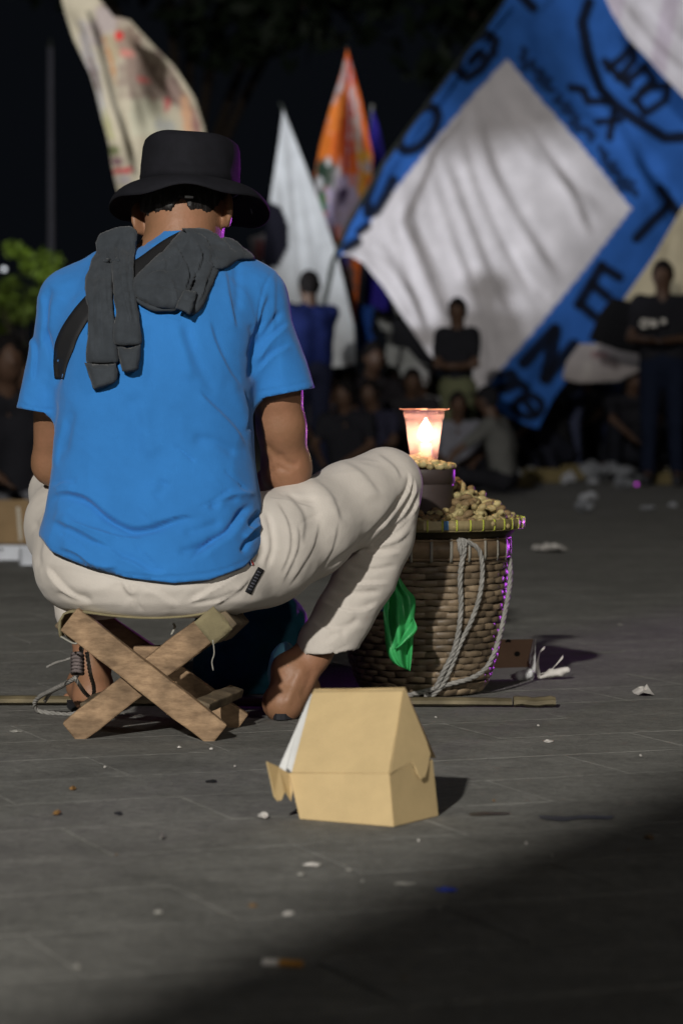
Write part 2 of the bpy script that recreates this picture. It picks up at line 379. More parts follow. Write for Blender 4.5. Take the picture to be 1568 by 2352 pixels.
V = fold(V, Q, [
 ('s', -7, 13, [(205, 590), (235, 548), (270, 533), (330, 535), (400, 565), (470, 625), (540, 668), (600, 690), (680, 682), (760, 652), (830, 634), (920, 642)]),
 ('v', 5, 9, [(290, 532), (400, 568), (490, 642), (600, 690), (700, 678), (800, 640)]),
 ('s', -5, 9, [(225, 648), (320, 688), (400, 728), (470, 762), (520, 785)]),
 ('r', 4, 12, [(230, 620), (330, 655), (430, 700), (520, 745)]),
 ('s', -5, 10, [(250, 770), (340, 806), (400, 850), (470, 870), (540, 862)]),
 ('v', 6, 8, [(868, 842), (905, 795), (955, 750), (1020, 712), (1060, 665), (1090, 620), (1150, 574)]),
 ('s', 6, 10, [(850, 850), (900, 790), (960, 745), (1025, 705), (1075, 640), (1140, 580)]),
 ('v', 6, 6, [(1080, 800), (1120, 740), (1165, 690)]), ('v', 6, 6, [(1120, 680), (1150, 640), (1178, 615)]), ('r', 5, 8, [(1090, 740), (1140, 690), (1170, 660)]),
 ('r', 5, 9, [(960, 590), (1030, 545), (1100, 530), (1150, 548)]), ('v', 4, 7, [(930, 600), (1000, 565), (1080, 548)]),
 ('v', 3, 12, [(855, 290), (940, 290), (1010, 320), (1070, 365)]), ('c', 3, 4, [(780, 310), (830, 350), (880, 395)]), ('c', 2.5, 3, [(1000, 420), (1060, 470), (1110, 520)]), ('c', 2.5, 3, [(880, 600), (960, 560), (1050, 500)]), ('s', 3, 7, [(300, 640), (420, 690), (540, 720), (660, 725)]), ('c', 3, 3, [(700, 860), (640, 800), (600, 750)]), ('c', 2.5, 3, [(250, 700), (330, 740), (400, 790)]),
 ('r', 3, 20, [(640, 100), (655, 250), (690, 380)]), ('v', 3, 18, [(590, 60), (610, 220), (620, 400)]), ('r', 4, 26, [(700, 480), (690, 580), (640, 640)]),
 ('v', 3, 12, [(750, 470), (720, 520), (690, 560)]), ('r', 3, 14, [(1020, 20), (1090, 160), (1130, 320)]),
 ('s', 4, 16, [(880, 60), (960, 140), (1050, 230), (1110, 330)]), ('s', 3, 10, [(1090, 60), (1110, 160), (1100, 260)]),
 ('s', 3, 9, [(230, 500), (290, 478), (345, 492)]), ('s', 3, 12, [(300, 180), (270, 300), (250, 420)]), ('v', 2.5, 10, [(330, 150), (300, 260), (280, 360)]),
 ('v', 3.5, 10, [(815, 712), (900, 690), (1000, 655)]), ('v', 3.5, 9, [(790, 800), (900, 770), (980, 735)]), ('s', 4, 12, [(520, 810), (600, 835), (680, 880), (760, 885)]),
 ('s', 3, 12, [(420, 745), (500, 780), (560, 830)]), ('v', 1.6, 2.5, [(190, 742), (300, 815), (420, 860), (560, 893), (720, 905), (900, 895), (1040, 860), (1130, 815), (1185, 755)]),
 ], c2)
V = fold(V, Q, [
 ('v', 7, 8, [(1160, 1300), (1166, 1230), (1180, 1140), (1195, 1050), (1215, 990)]), ('s', 5, 9, [(1175, 1200), (1240, 1100), (1330, 1020)]),
 ('s', 4, 9, [(1180, 1250), (1250, 1170), (1340, 1120)]), ('v', 4, 7, [(1180, 1160), (1230, 1060), (1300, 960)]), ('s', -3, 12, [(1195, 1130), (1200, 980), (1240, 880)]),
 ('v', 1.6, 3, [(1262, 765), (1215, 860), (1188, 960), (1180, 1060), (1178, 1140)]), ('v', 1.4, 2.5, [(1165, 1345), (1290, 1325), (1440, 1288)]),
 ('s', 4, 10, [(192, 870), (205, 960), (205, 1060), (190, 1150)]), ('v', 5, 7, [(200, 1035), (215, 1090), (240, 1170), (262, 1250), (262, 1330)]), ('v', 3, 9, [(230, 850), (212, 950), (206, 1040)]),
 ('s', 4, 9, [(130, 1040), (160, 1150), (150, 1300)]), ('r', 3, 14, [(300, 880), (240, 960), (230, 1080)]), ('s', 3, 12, [(330, 1000), (280, 1120), (270, 1280)]),
 ('v', 1.4, 2.5, [(80, 1390), (170, 1418), (262, 1424)]),
 ('v', 3, 9, [(1085, 740), (1095, 860), (1098, 980)]), ('c', 3, 2.5, [(620, 655), (690, 668), (760, 655), (830, 625)]), ('s', 3, 12, [(1040, 760), (1060, 900), (1090, 1060)]), ('v', 3, 12, [(850, 990), (880, 1120), (930, 1240), (1000, 1360)]),
 ('r', 3, 14, [(800, 1000), (840, 1150), (890, 1300)]), ('v', 2.5, 14, [(690, 1000), (700, 1150), (690, 1350)]), ('v', 3, 8, [(1150, 1020), (1165, 1100), (1150, 1200)]),
 ('s', 3, 12, [(960, 1000), (1000, 1120), (1060, 1240), (1120, 1330)]),
 ], c1)
V += N[:0].sum() if False else 0
NN = normals(V, Q); V = V+NN*(vnoise(V, 12, 3)*0.0016+np.abs(vnoise(V*np.array([1, 1, .45]), 24, 4))*-0.0022+np.abs(vnoise(V@np.array([[.8, 0, .6], [0, 1, 0], [-.6, 0, .8]])*np.array([.5, 1, 1.4]), 40, 14))*-0.0010)[:, None]
E_ = np.sort(np.vstack([Q[:, [0, 1]], Q[:, [1, 2]], Q[:, [2, 3]], Q[:, [3, 0]]]), 1); u_, ct = np.unique(E_, axis=0, return_counts=True); bd = np.unique(u_[ct == 1])
bx_ = V[bd, 0]; hz_ = hemz(bx_); m_ = np.abs(V[bd, 2]-hz_) < .012; V[bd[m_], 2] = hz_[m_]
for fn_, lim in ((cl, lambda x: x < pt(136, 940, 5.1)[0]), (cr_, lambda x: x > pt(582, 900, 5.1)[0])):
    q_ = fn_(V[bd, 0], 0, V[bd, 2]); m_ = (np.abs(q_) < .010) & lim(V[bd, 0]); V[bd[m_], 2] += q_[m_]
shirt = mesh_obj('shirt', V, Q, M_shirt, man); mod(shirt, 'SOLIDIFY', thickness=0.0022, offset=-1)
BV_shirt = BVHTree.FromPolygons(V.tolist(), Q.tolist())

# trousers ---------------------------------------------
h = 0.0043
f = Field((-0.63, 4.86, 0.10), (0.20, 5.60, 0.56), h)
rows = [(1150, 135, 585, 5.00, 5.18), (1230, 95, 598, 4.955, 5.24), (1290, 80, 618, 4.925, 5.27), (1340, 92, 632, 4.912, 5.27), (1375, 116, 630, 4.92, 5.26), (1398, 148, 600, 4.935, 5.24), (1412, 220, 530, 4.955, 5.2)]
pf, lo, hi = profile_fn(rows, 5.06, 2.3)
f.apply(pf, lo, hi, 0)
def ch(P): return [(*pt(x, y, Y), r) for x, y, Y, r in P]
f.chain(ch([(490, 1290, 5.08, .100), (600, 1265, 5.13, .098), (700, 1217, 5.2, .087), (800, 1161, 5.3, .078), (884, 1112, 5.38, .0705)]), 0.025)
g = Field(f.lo, f.lo+(f.n-1)*h, h)
cc = line_clip(668, 1507, 815, 1493, 5.30)
g.chain(ch([(886, 1114, 5.38, .070), (874, 1230, 5.37, .063), (838, 1325, 5.35, .058), (790, 1412, 5.335, .054), (752, 1480, 5.325, .0545), (732, 1545, 5.32, .056)]), 0.012, clip=cc)
nn = [min(a, b) for a, b in zip(f.F.shape, g.F.shape)]
f.F[:nn[0], :nn[1], :nn[2]] = smin(f.F[:nn[0], :nn[1], :nn[2]], g.F[:nn[0], :nn[1], :nn[2]], 0.006)
f.chain(ch([(215, 1290, 5.08, .100), (166, 1212, 5.25, .083), (143, 1133, 5.4, .0615)]), 0.03)
f.chain(ch([(143, 1133, 5.4, .061), (165, 1260, 5.40, .056), (190, 1400, 5.37, .05), (200, 1440, 5.36, .05)]), 0.012, clip=line_clip(140, 1440, 300, 1440, 5.36))
V, Q = f.mesh(); V = smooth_verts(V, Q, 3, 0.5)
N = normals(V, Q); Cc = V[Q].mean(1); Nf = N[Q].mean(1)
dn = (np.abs(cc(Cc[:, 0], 0, Cc[:, 2])) < 1.6*h) & (Nf[:, 2] < -0.6) & (Cc[:, 0] > pt(640, 1400, 5.3)[0])
Q = Q[~dn]
V = fold(V, Q, [
 ('v', 3, 6, [(1190, 600), (1215, 680), (1222, 780), (1190, 880)]), ('s', 2.2, 7, [(1235, 560), (1290, 660), (1300, 780), (1255, 900)]), ('s', 2.0, 8, [(1330, 660), (1335, 780), (1265, 940)]),
 ('s', 1.8, 9, [(1440, 640), (1400, 780), (1290, 960)]), ('s', 1.6, 10, [(1520, 640), (1480, 800), (1330, 990)]), ('v', 2, 3, [(1335, 670), (1395, 640), (1445, 615)]),
 ('s', 2, 7, [(1200, 545), (1300, 560), (1420, 590)]), ('v', 2, 6, [(1240, 520), (1330, 545), (1430, 555)]), ('v', 2.5, 3.5, [(594, 925), (603, 1000), (640, 1065)]),
 ('s', 4, 14, [(600, 1000), (560, 960), (540, 920)]), ('s', 4, 9, [(830, 1030), (920, 975), (1010, 920), (1090, 870)]), ('v', 3, 5, [(835, 1028), (900, 1022), (1000, 1000), (1080, 960)]),
 ('s', 5, 10, [(200, 850), (260, 930), (330, 990), (420, 1020)]), ('v', 3, 6, [(250, 970), (330, 1005), (420, 1018)]), ('v', 4, 8, [(150, 640), (175, 720), (165, 800), (180, 880)]),
 ('s', 3, 14, [(640, 940), (720, 980), (800, 1040)]), ('v', 3, 8, [(1165, 700), (1180, 780), (1150, 860)]), ('s', 3, 10, [(1140, 900), (1060, 980), (960, 1040)]),
 ], c2)
c4 = (746.3, 861.2, 0.4027)
V = fold(V, Q, [
 ('v', 6, 6, [(0, 1115), (110, 1035), (200, 975), (290, 885), (370, 800), (430, 720), (470, 640)]),
 ('s', -5, 5, [(472, 540), (485, 620), (440, 720), (360, 830), (290, 900)]), ('s', -5, 5, [(505, 580), (500, 680), (440, 790), (340, 880)]), ('s', -5, 5, [(535, 660), (495, 790), (390, 890), (280, 960)]),
 ('v', 4, 5, [(520, 760), (450, 860), (330, 945), (220, 990)]), ('s', 3, 8, [(500, 880), (420, 950), (300, 985), (190, 990)]),
 ('s', 4, 7, [(150, 1005), (280, 1018), (440, 1005)]), ('v', 3.5, 5, [(120, 1085), (260, 1110), (420, 1085)]), ('s', 4, 7, [(60, 1150), (200, 1182), (380, 1175)]),
 ('v', 3.5, 6, [(20, 1225), (150, 1245), (330, 1235)]), ('s', 4, 8, [(-30, 1275), (100, 1330), (220, 1335), (310, 1290)]), ('s', 3, 9, [(-80, 1400), (40, 1450), (160, 1430)]),
 ('v', 3, 8, [(80, 1500), (130, 1440), (200, 1380)]), ('s', 3, 9, [(0, 1540), (60, 1490), (130, 1460)]), ('v', 1.6, 2.5, [(-180, 1555), (-90, 1600), (0, 1605), (90, 1560), (170, 1520)]),
 ('s', 3, 26, [(60, 470), (200, 540), (330, 700)]), ('s', 3, 22, [(-100, 560), (40, 680), (100, 850)]), ('s', 3, 20, [(-250, 640), (-120, 800), (-130, 980)]), ('v', 2, 14, [(-180, 600), (-60, 740), (-40, 900)]),
 ('s', 2.5, 14, [(300, 440), (400, 520), (440, 600)])], c4)
NN = normals(V, Q); V = V+NN*(vnoise(V, 12, 5)*0.0012-np.abs(vnoise(V*np.array([.6, 1, 1.3]), 34, 6))*0.0012)[:, None]
pants = mesh_obj('trousers', V, Q, M_pants, man); mod(pants, 'SOLIDIFY', thickness=0.002, offset=-1)
BV_pants = BVHTree.FromPolygons(V.tolist(), Q.tolist())

# body: one continuous skin ----------------------------
HO = Vector(pt(424, 487, 5.25)); HR = (Matrix.Rotation(R(-14), 4, 'Z') @ Matrix.Rotation(R(-22), 4, 'X') @ Matrix.Rotation(R(-5), 4, 'Y')).to_3x3()
def hl(x, y, z): return tuple(HO+HR@Vector((x, y, z)))
f = Field((-0.63, 4.93, -0.005), (0.24, 5.78, 1.08), 0.0050)
f.chain([(*pt(350, 1250, 5.12), .09), (*pt(345, 1000, 5.10), .085), (*pt(350, 760, 5.16), .09), (*pt(390, 640, 5.2), .07)], .04, sx=1.5)
f.chain([(*pt(405, 600, 5.20), .062), (*pt(416, 540, 5.215), .057), (*pt(424, 490, 5.235), .054)], .03)
f.ell(hl(0, 0.005, 0.02), (.076, .094, .104), .02, HR)
f.ell(hl(0, .035, -.055), (.058, .058, .055), .03, HR)
f.cap(hl(0, .088, .012), hl(0, .108, -.022), .008, .014, .012)                                   # nose
f.cap(hl(-.03, .085, .026), hl(.03, .085, .026), .010, .010, .012)                                # brow
f.cap(hl(-.018, .088, -.050), hl(.018, .088, -.050), .008, .008, .008)                           # lips
f.cap(hl(0, .078, -.085), hl(0, .078, -.088), .018, .018, .015)                                   # chin
for sx in (-1, 1):
    f.cap(hl(sx*.030, .090, .008), hl(sx*.032, .090, .008), .012, .012, .004, op='add')
    E = Matrix.Rotation(R(sx*24), 4, 'Z').to_3x3()
    f.ell(hl(sx*.085, -.006, -.006), (.0085, .022, .034), .006, (HR@E))
    f.cap(hl(sx*.078, .004, -.024), hl(sx*.080, .002, -.030), .009, .007, .008)
f.chain(ch([(230, 690, 5.17, .045), (165, 715, 5.16, .034), (128, 900, 5.13, .040), (124, 1065, 5.20, .037), (190, 1120, 5.36, .030), (270, 1150, 5.50, .024)]), .02)
f.chain(ch([(540, 680, 5.17, .045), (588, 715, 5.16, .036), (636, 900, 5.15, .0425), (646, 980, 5.165, .042), (658, 1075, 5.20, .043), (640, 1110, 5.28, .037), (560, 1140, 5.42, .029), (500, 1150, 5.52, .024)]), .02)
for sx, wx, wy in ((1, 270, 1150), (-1, 500, 1150)):                                             # hands, fingers curled over something in front
    w = np.array(pt(wx, wy, 5.50)); f.cap(w, w+[sx*.02, .06, 0], .024, .026, .01, sx=1.2)
    for q in range(4):
        b = w+[sx*.02+(q-1.5)*.018, .085, .003]; L = (.040, .046, .043, .034)[q]
        f.chain([(*b, .0095), (*(b+[0, L*.8, -.008]), .0088), (*(b+[sx*.004, L*1.2, -.03]), .0078), (*(b+[sx*.004, L*1.1, -.046]), .007)], .004)
    b = w+[sx*.035, .04, 0]; f.chain([(*b, .012), (*(b+[sx*.028, .028, -.008]), .010), (*(b+[sx*.032, .055, -.02]), .0085)], .006)
f.chain(ch([(470, 1290, 5.1, .085), (700, 1217, 5.2, .068), (880, 1115, 5.38, .055), (850, 1290, 5.36, .045), (780, 1410, 5.335, .038), (716, 1505, 5.32, .0315), (684, 1560, 5.300, .0295), (650, 1618, 5.285, .033)]), .02)
f.chain(ch([(215, 1280, 5.1, .085), (170, 1212, 5.25, .065), (146, 1140, 5.4, .05), (180, 1360, 5.38, .042), (204, 1440, 5.36, .034), (210, 1540, 5.36, .030), (213, 1592, 5.36, .031)]), .02)
for hx, hy, dx in ((650, 5.285, .05), (213, 5.36, -.03)):
    X0 = (hx-784)/6533*hy; c = np.array([X0, hy, .033])
    f.chain([(*c, .032), (*(c+[dx*.45, .08, .012]), .034), (*(c+[dx, .16, -.008]), .024)], .02, sx=1.15)
    f.cap(c+[dx*.1, .02, .06], c+[dx*.5, .09, .02], .028, .028, .03)
    for q in range(5):
        b = c+[dx+(q-2)*.017, .178-abs(q-1.5)*.006, -.018]; f.cap(b, b+[dx*.1, .030-abs(q-1)*.004, -.004], .0100, .0085, .004)
V, Q = f.mesh(); V = smooth_verts(V, Q, 2, 0.5)
V = fold(V, Q, [('v', 3, 7, [(640, 1035), (655, 1062), (690, 1070)]), ('s', 2.5, 8, [(600, 1015), (630, 1050), (640, 1090)]), ('v', 2, 5, [(612, 1090), (640, 1075), (670, 1085)]),
                ('r', 3, 9, [(700, 1520), (672, 1580), (655, 1630)]), ('v', 2, 8, [(722, 1530), (705, 1575), (690, 1610)])])
body = mesh_obj('body', V, Q, M_skin, man)
# hair
f = Field(np.array(HO)-.16, np.array(HO)+.16, 0.0035)
hp = np.array([(300, 495), (330, 500), (345, 492), (362, 489), (385, 486), (404, 478), (412, 462), (422, 458), (430, 476), (441, 485), (462, 487), (480, 492), (492, 482), (505, 470), (520, 466)], float)
hp3 = ptv(hp[:, 0], hp[:, 1], 5.18)
f.ell(hl(0, 0.0, 0.022), (.080, .098, .108), 0, HR)
hz = lambda X, Y, Z: np.maximum(np.interp(X, hp3[:, 0], hp3[:, 2])+np.maximum(Y-5.20, 0)*0.55-Z+0.003*np.sin(X*900), 0*Z-1)
f.F = np.maximum(f.F, hz(f.ax[0][:, None, None], f.ax[1][None, :, None], f.ax[2][None, None, :]).astype(np.float32))
V, Q = f.mesh(); V = V+normals(V, Q)*(vnoise(V*np.array([1, 1, .3]), 110, 9)*0.003)[:, None]
mesh_obj('hair', V, Q, M_hair, man)
for sx in (-1, 1):
    bm = bpy.data.meshes.new('eye'); import bmesh as _b; b_ = _b.new(); _b.ops.create_uvsphere(b_, u_segments=14, v_segments=8, radius=.0115); b_.to_mesh(bm); b_.free()
    e = bpy.data.objects.new('eye', bm); COL.objects.link(e); e.parent = man; e.location = Vector(hl(sx*.031, .0935, .008))-man.location; bm.materials.append(M_white); BASE[e.name] = Vector(hl(sx*.031, .0935, .008))
# hat --------------------------------------------------
HC = Vector(pt(436, 432, 5.255)); HH = (Matrix.Rotation(R(1.5), 4, 'Y') @ Matrix.Rotation(R(-9.5), 4, 'X')).to_3x3()
def ring(rx, ry, zf, n=96):
    o = []
    for k in range(n):
        a = 2*math.pi*k/n; ph = math.degrees(math.atan2(math.cos(a), math.sin(a)))       # angle from the back of the head
        back = abs(((math.degrees(a)-270+180) % 360)-180)
        z = zf(back, a) if callable(zf) else zf
        wob = 1+0.006*math.sin(3*a+1)+0.004*math.sin(7*a)
        o.append(HC+HH@Vector((rx*math.cos(a)*wob, ry*math.sin(a)*wob, z)))
    return o
rings = []
for rx, ry, z in ((.0920, .108, -.004), (.0925, .109, .018), (.0918, .108, .019), (.0925, .108, .040), (.0918, .107, .058), (.0905, .105, .074), (.0875, .101, .084), (.083, .096, .0885), (.080, .093, .0885), (.060, .07, .093), (.03, .035, .095)):
    rings.append(ring(rx, ry, lambda b, a, z=z: z+0.0022*math.sin(2*a+1)+0.0015*math.sin(5*a)))
V = [p for r_ in rings for p in r_]+[HC+HH@Vector((0, 0, .0955))]; n = 96
F_ = [(i*n+k, i*n+(k+1) % n, (i+1)*n+(k+1) % n, (i+1)*n+k) for i in range(len(rings)-1) for k in range(n)]+[((len(rings)-1)*n+k, (len(rings)-1)*n+(k+1) % n, len(rings)*n) for k in range(n)]
V = [HC+HH@Vector(((HH.inverted()@(Vector(p)-HC))[0], (HH.inverted()@(Vector(p)-HC))[1], (HH.inverted()@(Vector(p)-HC))[2]*.955)) for p in V]
V = [Vector(p)+(Vector(p)-HC).normalized()*float(d_) for p, d_ in zip(V, vnoise(np.array([tuple(p) for p in V]), 22, 21)*.0028)]
hat = mesh_obj('hat', V, F_, M_hat, man); mod(hat, 'SOLIDIFY', thickness=0.002, offset=-1)
def droop(t):
    def g(b, a):
        s = .036+.004*math.sin(2*a+.6)+.004*math.sin(5*a)+.006*math.exp(-((b-125)/30)**2)
        return -.003-s*(1-math.cos(t*math.pi/2))**.8+.002*math.sin(7*a)*t
    return g
rings = []
for i in range(9):
    t = i/8; rings.append(ring(.093+math.sin(t*math.pi/2)*.054, .109+math.sin(t*math.pi/2)*.048, droop(t)))
V = [p for r_ in rings for p in r_]
F_ = [(i*n+k, (i+1)*n+k, (i+1)*n+(k+1) % n, i*n+(k+1) % n) for i in range(len(rings)-1) for k in range(n)]
brim = mesh_obj('hat_brim', V, F_, M_hat, hat); mod(brim, 'SOLIDIFY', thickness=0.0025, offset=0)
# small white sweatband tab glinting under the brim
mb = MB(); mb.beam(pt(425, 452, 5.155), pt(444, 453, 5.155), .004, .001); mb.build('size_tab', M_white, hat)
# body strap ------------------------------------------
def ray(bv, x, y, off=0.0, default=5.1):
    o = Vector((0, 0, CAMH)); d = (Vector(pt(x, y, 5.0))-o).normalized(); hit = bv.ray_cast(o, d)
    if hit[0] is None: return np.array(pt(x, y, default))
    return np.array(hit[0]-d*off)
def strip(name, bv, C, w, m, off=0.002, n=60, parent=None, default=5.1, cols=4):
    C = spline(np.array(C, float), n); T = np.gradient(C, axis=0); T /= np.linalg.norm(T, axis=1)[:, None]; Nn = np.stack([-T[:, 1], T[:, 0]], 1)
    w = np.interp(np.linspace(0, 1, n), np.linspace(0, 1, len(np.atleast_1d(w))), np.atleast_1d(w)); V = []
    for i in range(n):
        for j in range(cols+1): s = (j/cols-.5)*w[i]; V.append(ray(bv, *(C[i]+Nn[i]*s), off, default))
    F = [(i*(cols+1)+j, i*(cols+1)+j+1, (i+1)*(cols+1)+j+1, (i+1)*(cols+1)+j) for i in range(n-1) for j in range(cols)]
    o = mesh_obj(name, V, F, m, parent); mod(o, 'SOLIDIFY', thickness=0.0016, offset=0); return o
st = strip('bag_strap', BV_shirt, [(136, 870), (141, 825), (160, 765), (205, 700), (262, 650), (330, 605), (385, 565), (430, 540)], [20, 44, 40, 36, 34, 32, 30], M_strap, .0045, 70, man)
lt = strip('trouser_label', BV_pants, [(570, 1362), (582, 1338), (600, 1306)], 15, M_strap, .0025, 24, man)
M_thread = mat('grey_thread', (0.09, 0.09, 0.11), rough=.8)
for k in range(7):                                                                                # embroidery stitches on the black label
    u = k/7.0; cx_, cy_ = 574+u*24+1, 1354-u*46
    strip('label_stitch', BV_pants, [(cx_-4, cy_-2), (cx_+4, cy_+2)], 2.4, M_thread, .0042, 4, lt, cols=1)
for c_, x0 in (((.55, .03, .03), 577), ((.7, .7, .7), 574), ((.03, .04, .2), 571)):
    strip('stitched_tab', BV_pants, [(x0, 1287), (x0+5, 1298)], 3, mat('tab_thread', c_, .8), .003, 4, man, cols=1)
# sandals
for hx, hy, dx in ((650, 5.285, .05), (213, 5.36, -.03)):
    X0 = (hx-784)/6533*hy; P = []
    for k in range(28):
        a = 2*math.pi*k/28; u = math.cos(a); v = math.sin(a); wv = .042*(1+.18*v)
        P.append((X0+dx*(.5+.6*v)+u*wv, hy+.09+v*.128))
    V = [(x, y, .002) for x, y in P]+[(x, y, .013) for x, y in P]
    F = [tuple(range(28))[::-1], tuple(range(28, 56))]+[(k, (k+1) % 28, 28+(k+1) % 28, 28+k) for k in range(28)]
    mesh_obj('sandal', V, F, M_dark, man, smooth=False)

# sweater slung over the shoulders ---------------------
def inpoly(x, y, P):
    c = np.zeros(x.shape, bool)
    for i in range(len(P)):
        x1, y1 = P[i]; x2, y2 = P[(i+1) % len(P)]
        if y1 == y2: continue
        m = ((y1 > y) != (y2 > y)) & (x < (x2-x1)*(y-y1)/(y2-y1)+x1); c ^= m
    return c
def polymesh(P, step):
    """quad grid clipped to a closed outline, rim vertices snapped on to it"""
    P = np.array(P, float); lo = P.min(0)-step; hi = P.max(0)+step
    gx = np.arange(lo[0], hi[0]+step, step); gy = np.arange(lo[1], hi[1]+step, step); X, Yg = np.meshgrid(gx, gy, indexing='ij'); ins = inpoly(X, Yg, P)
    nx, ny = X.shape; cell = ins[:-1, :-1] | ins[1:, :-1] | ins[:-1, 1:] | ins[1:, 1:]; I = np.argwhere(cell)
    q = np.stack([I[:, 0]*ny+I[:, 1], I[:, 0]*ny+I[:, 1]+1, (I[:, 0]+1)*ny+I[:, 1]+1, (I[:, 0]+1)*ny+I[:, 1]], 1)
    used = np.unique(q); mp = -np.ones(nx*ny, int); mp[used] = np.arange(len(used)); x, y = X.ravel()[used].copy(), Yg.ravel()[used].copy(); out = ~ins.ravel()[used]
    PP = np.vstack([P, P[:1]]); best = np.full(x.shape, 1e9); nx_, ny_ = x.copy(), y.copy()
    for i in range(len(P)):
        a, b = PP[i], PP[i+1]; ab = b-a; t = np.clip(((x-a[0])*ab[0]+(y-a[1])*ab[1])/((ab**2).sum()+1e-9), 0, 1); px, py = a[0]+t*ab[0], a[1]+t*ab[1]; d = np.hypot(x-px, y-py); mm = d < best; best[mm] = d[mm]; nx_[mm] = px[mm]; ny_[mm] = py[mm]
    x[out] = nx_[out]; y[out] = ny_[out]; best[out] = 0; return x, y, mp[q], best
GX, GY = np.arange(180, 600, 5.0), np.arange(505, 910, 5.0); SB = np.full((len(GX), len(GY)), np.nan)
for i_, gx_ in enumerate(GX):
    for j_, gy_ in enumerate(GY):
        p_ = ray(BV_shirt, gx_, gy_, 0, 99.0); SB[i_, j_] = p_[1] if p_[1] < 5.16 else np.nan
    col_ = SB[i_]; ok_ = np.where(~np.isnan(col_))[0]
    if len(ok_): f0 = ok_[0]; SB[i_, :f0] = col_[f0]+np.arange(f0, 0, -1)*.0028
SB = np.where(np.isnan(SB), 5.14, SB)
for _ in range(3): SB[1:-1, 1:-1] = (SB[1:-1, 1:-1]*2+SB[2:, 1:-1]+SB[:-2, 1:-1]+SB[1:-1, 2:]+SB[1:-1, :-2])/6
def sbase(x, y):
    u = np.clip((x-GX[0])/5, 0, len(GX)-1.001); v = np.clip((y-GY[0])/5, 0, len(GY)-1.001); i = u.astype(int); j = v.astype(int); a = u-i; b = v-j
    return SB[i, j]*(1-a)*(1-b)+SB[i+1, j]*a*(1-b)+SB[i, j+1]*(1-a)*b+SB[i+1, j+1]*a*b
k1 = lambda P: [(a*.5, 229.6+b*.5) for a, b in P]
sw = thing('draped_sweater', pt(300, 720, 4.97), 'charcoal grey sweater slung over the shoulders of the seated person in blue', 'sweater')
FS = [('s', 4, 4, [(478, 650), (470, 760), (455, 900), (462, 1040), (470, 1190)]), ('s', -4, 4, [(560, 610), (552, 760), (570, 900), (598, 1010), (612, 1110)]), ('c', 6, 2.5, [(600, 620), (588, 760), (602, 900), (628, 1050)]),
 ('s', 3, 4, [(430, 760), (420, 950), (425, 1180)]), ('r', 3, 4, [(440, 720), (410, 830), (405, 960)]), ('c', 5, 2.5, [(500, 640), (495, 780), (498, 900), (515, 1060)]), ('s', 3, 4, [(535, 640), (535, 800), (548, 960)]),
 ('v', 3, 3, [(405, 1215), (470, 1222), (535, 1210)]), ('s', 5, 4, [(790, 640), (840, 720), (870, 800), (850, 880)]), ('s', 4, 4, [(700, 745), (760, 730), (830, 690), (870, 620)]), ('c', 5, 3, [(660, 800), (740, 770), (810, 770), (850, 720)]),
 ('s', 3, 5, [(620, 860), (700, 850), (780, 870), (850, 880)]), ('c', 4, 2.5, [(740, 690), (770, 740), (760, 800)]), ('s', 5, 4, [(900, 640), (930, 720), (900, 800), (870, 870)]), ('c', 6, 3, [(940, 640), (975, 700), (980, 780), (940, 870)]),
 ('s', 4, 4, [(960, 610), (1030, 650), (1090, 705)]), ('c', 5, 3, [(1000, 605), (1050, 645), (1065, 700)]), ('s', 4, 4, [(1080, 640), (1110, 670), (1130, 715)]), ('s', 4, 4, [(880, 600), (950, 640), (1000, 740)]), ('c', 4, 2.5, [(1020, 700), (980, 720), (960, 750)]),
 ('v', 3, 2.5, [(835, 905), (870, 915), (895, 905)]), ('r', 3, 4, [(780, 820), (800, 870), (815, 940)]), ('s', 3, 4, [(960, 800), (940, 880), (900, 950)]), ('v', 2, 3, [(560, 1140), (600, 1145), (640, 1135)])]
for q_ in range(9): FS.append(('v', .9, 1.1, [(412+q_*15, 1222), (418+q_*13.5, 1300)])); 
for q_ in range(6): FS.append(('v', .9, 1.1, [(560+q_*15, 1142), (566+q_*13, 1235)]))
def cloth_piece(name, P, h0, hgt, edge, seed, taper=0.0):
    P = spline(np.array(k1(P+[P[0]])), len(P)*6)[:-1] if name != 'cuff' else np.array(k1(P)); x, y, Qp, d = polymesh(P, 3.2); dd = np.clip(d/edge, 0, 1); pil = np.sqrt(1-(1-dd)**2)
    n3 = vnoise(np.stack([x*.03, y*.012, 0*x+seed], 1), 1.0, seed)
    Yd = sbase(x, y)-h0-(hgt)*pil*(1+.28*n3); Vp = ptv(x, y, Yd); Vp = fold(Vp, Qp, FS, c1)
    Np = normals(Vp, Qp); Vp = Vp+Np*(vnoise(Vp, 55, seed)*.0016-np.abs(vnoise(Vp*np.array([1.4, 1, .7]), 90, seed+1))*.0013)[:, None]
    o = mesh_obj(name, Vp, Qp, M_hoodie, sw); mod(o, 'SOLIDIFY', thickness=.006, offset=-1); return o
cloth_piece('sleeve', [(455, 630), (500, 602), (535, 640), (522, 760), (520, 900), (532, 1040), (545, 1180), (538, 1210), (460, 1218), (398, 1205), (402, 1100), (408, 980), (390, 850), (415, 750), (442, 690)], .004, .020, 20, 1)
cloth_piece('cuff', [(388, 1205), (460, 1216), (535, 1204), (544, 1245), (540, 1288), (526, 1302), (480, 1322), (432, 1334), (424, 1322), (405, 1260)], .008, .019, 12, 2)
cloth_piece('sleeve', [(515, 612), (570, 588), (620, 595), (628, 650), (618, 760), (622, 850), (638, 960), (652, 1080), (650, 1126), (590, 1134), (530, 1125), (512, 1080), (532, 980), (518, 880), (512, 760)], .013, .018, 18, 3)
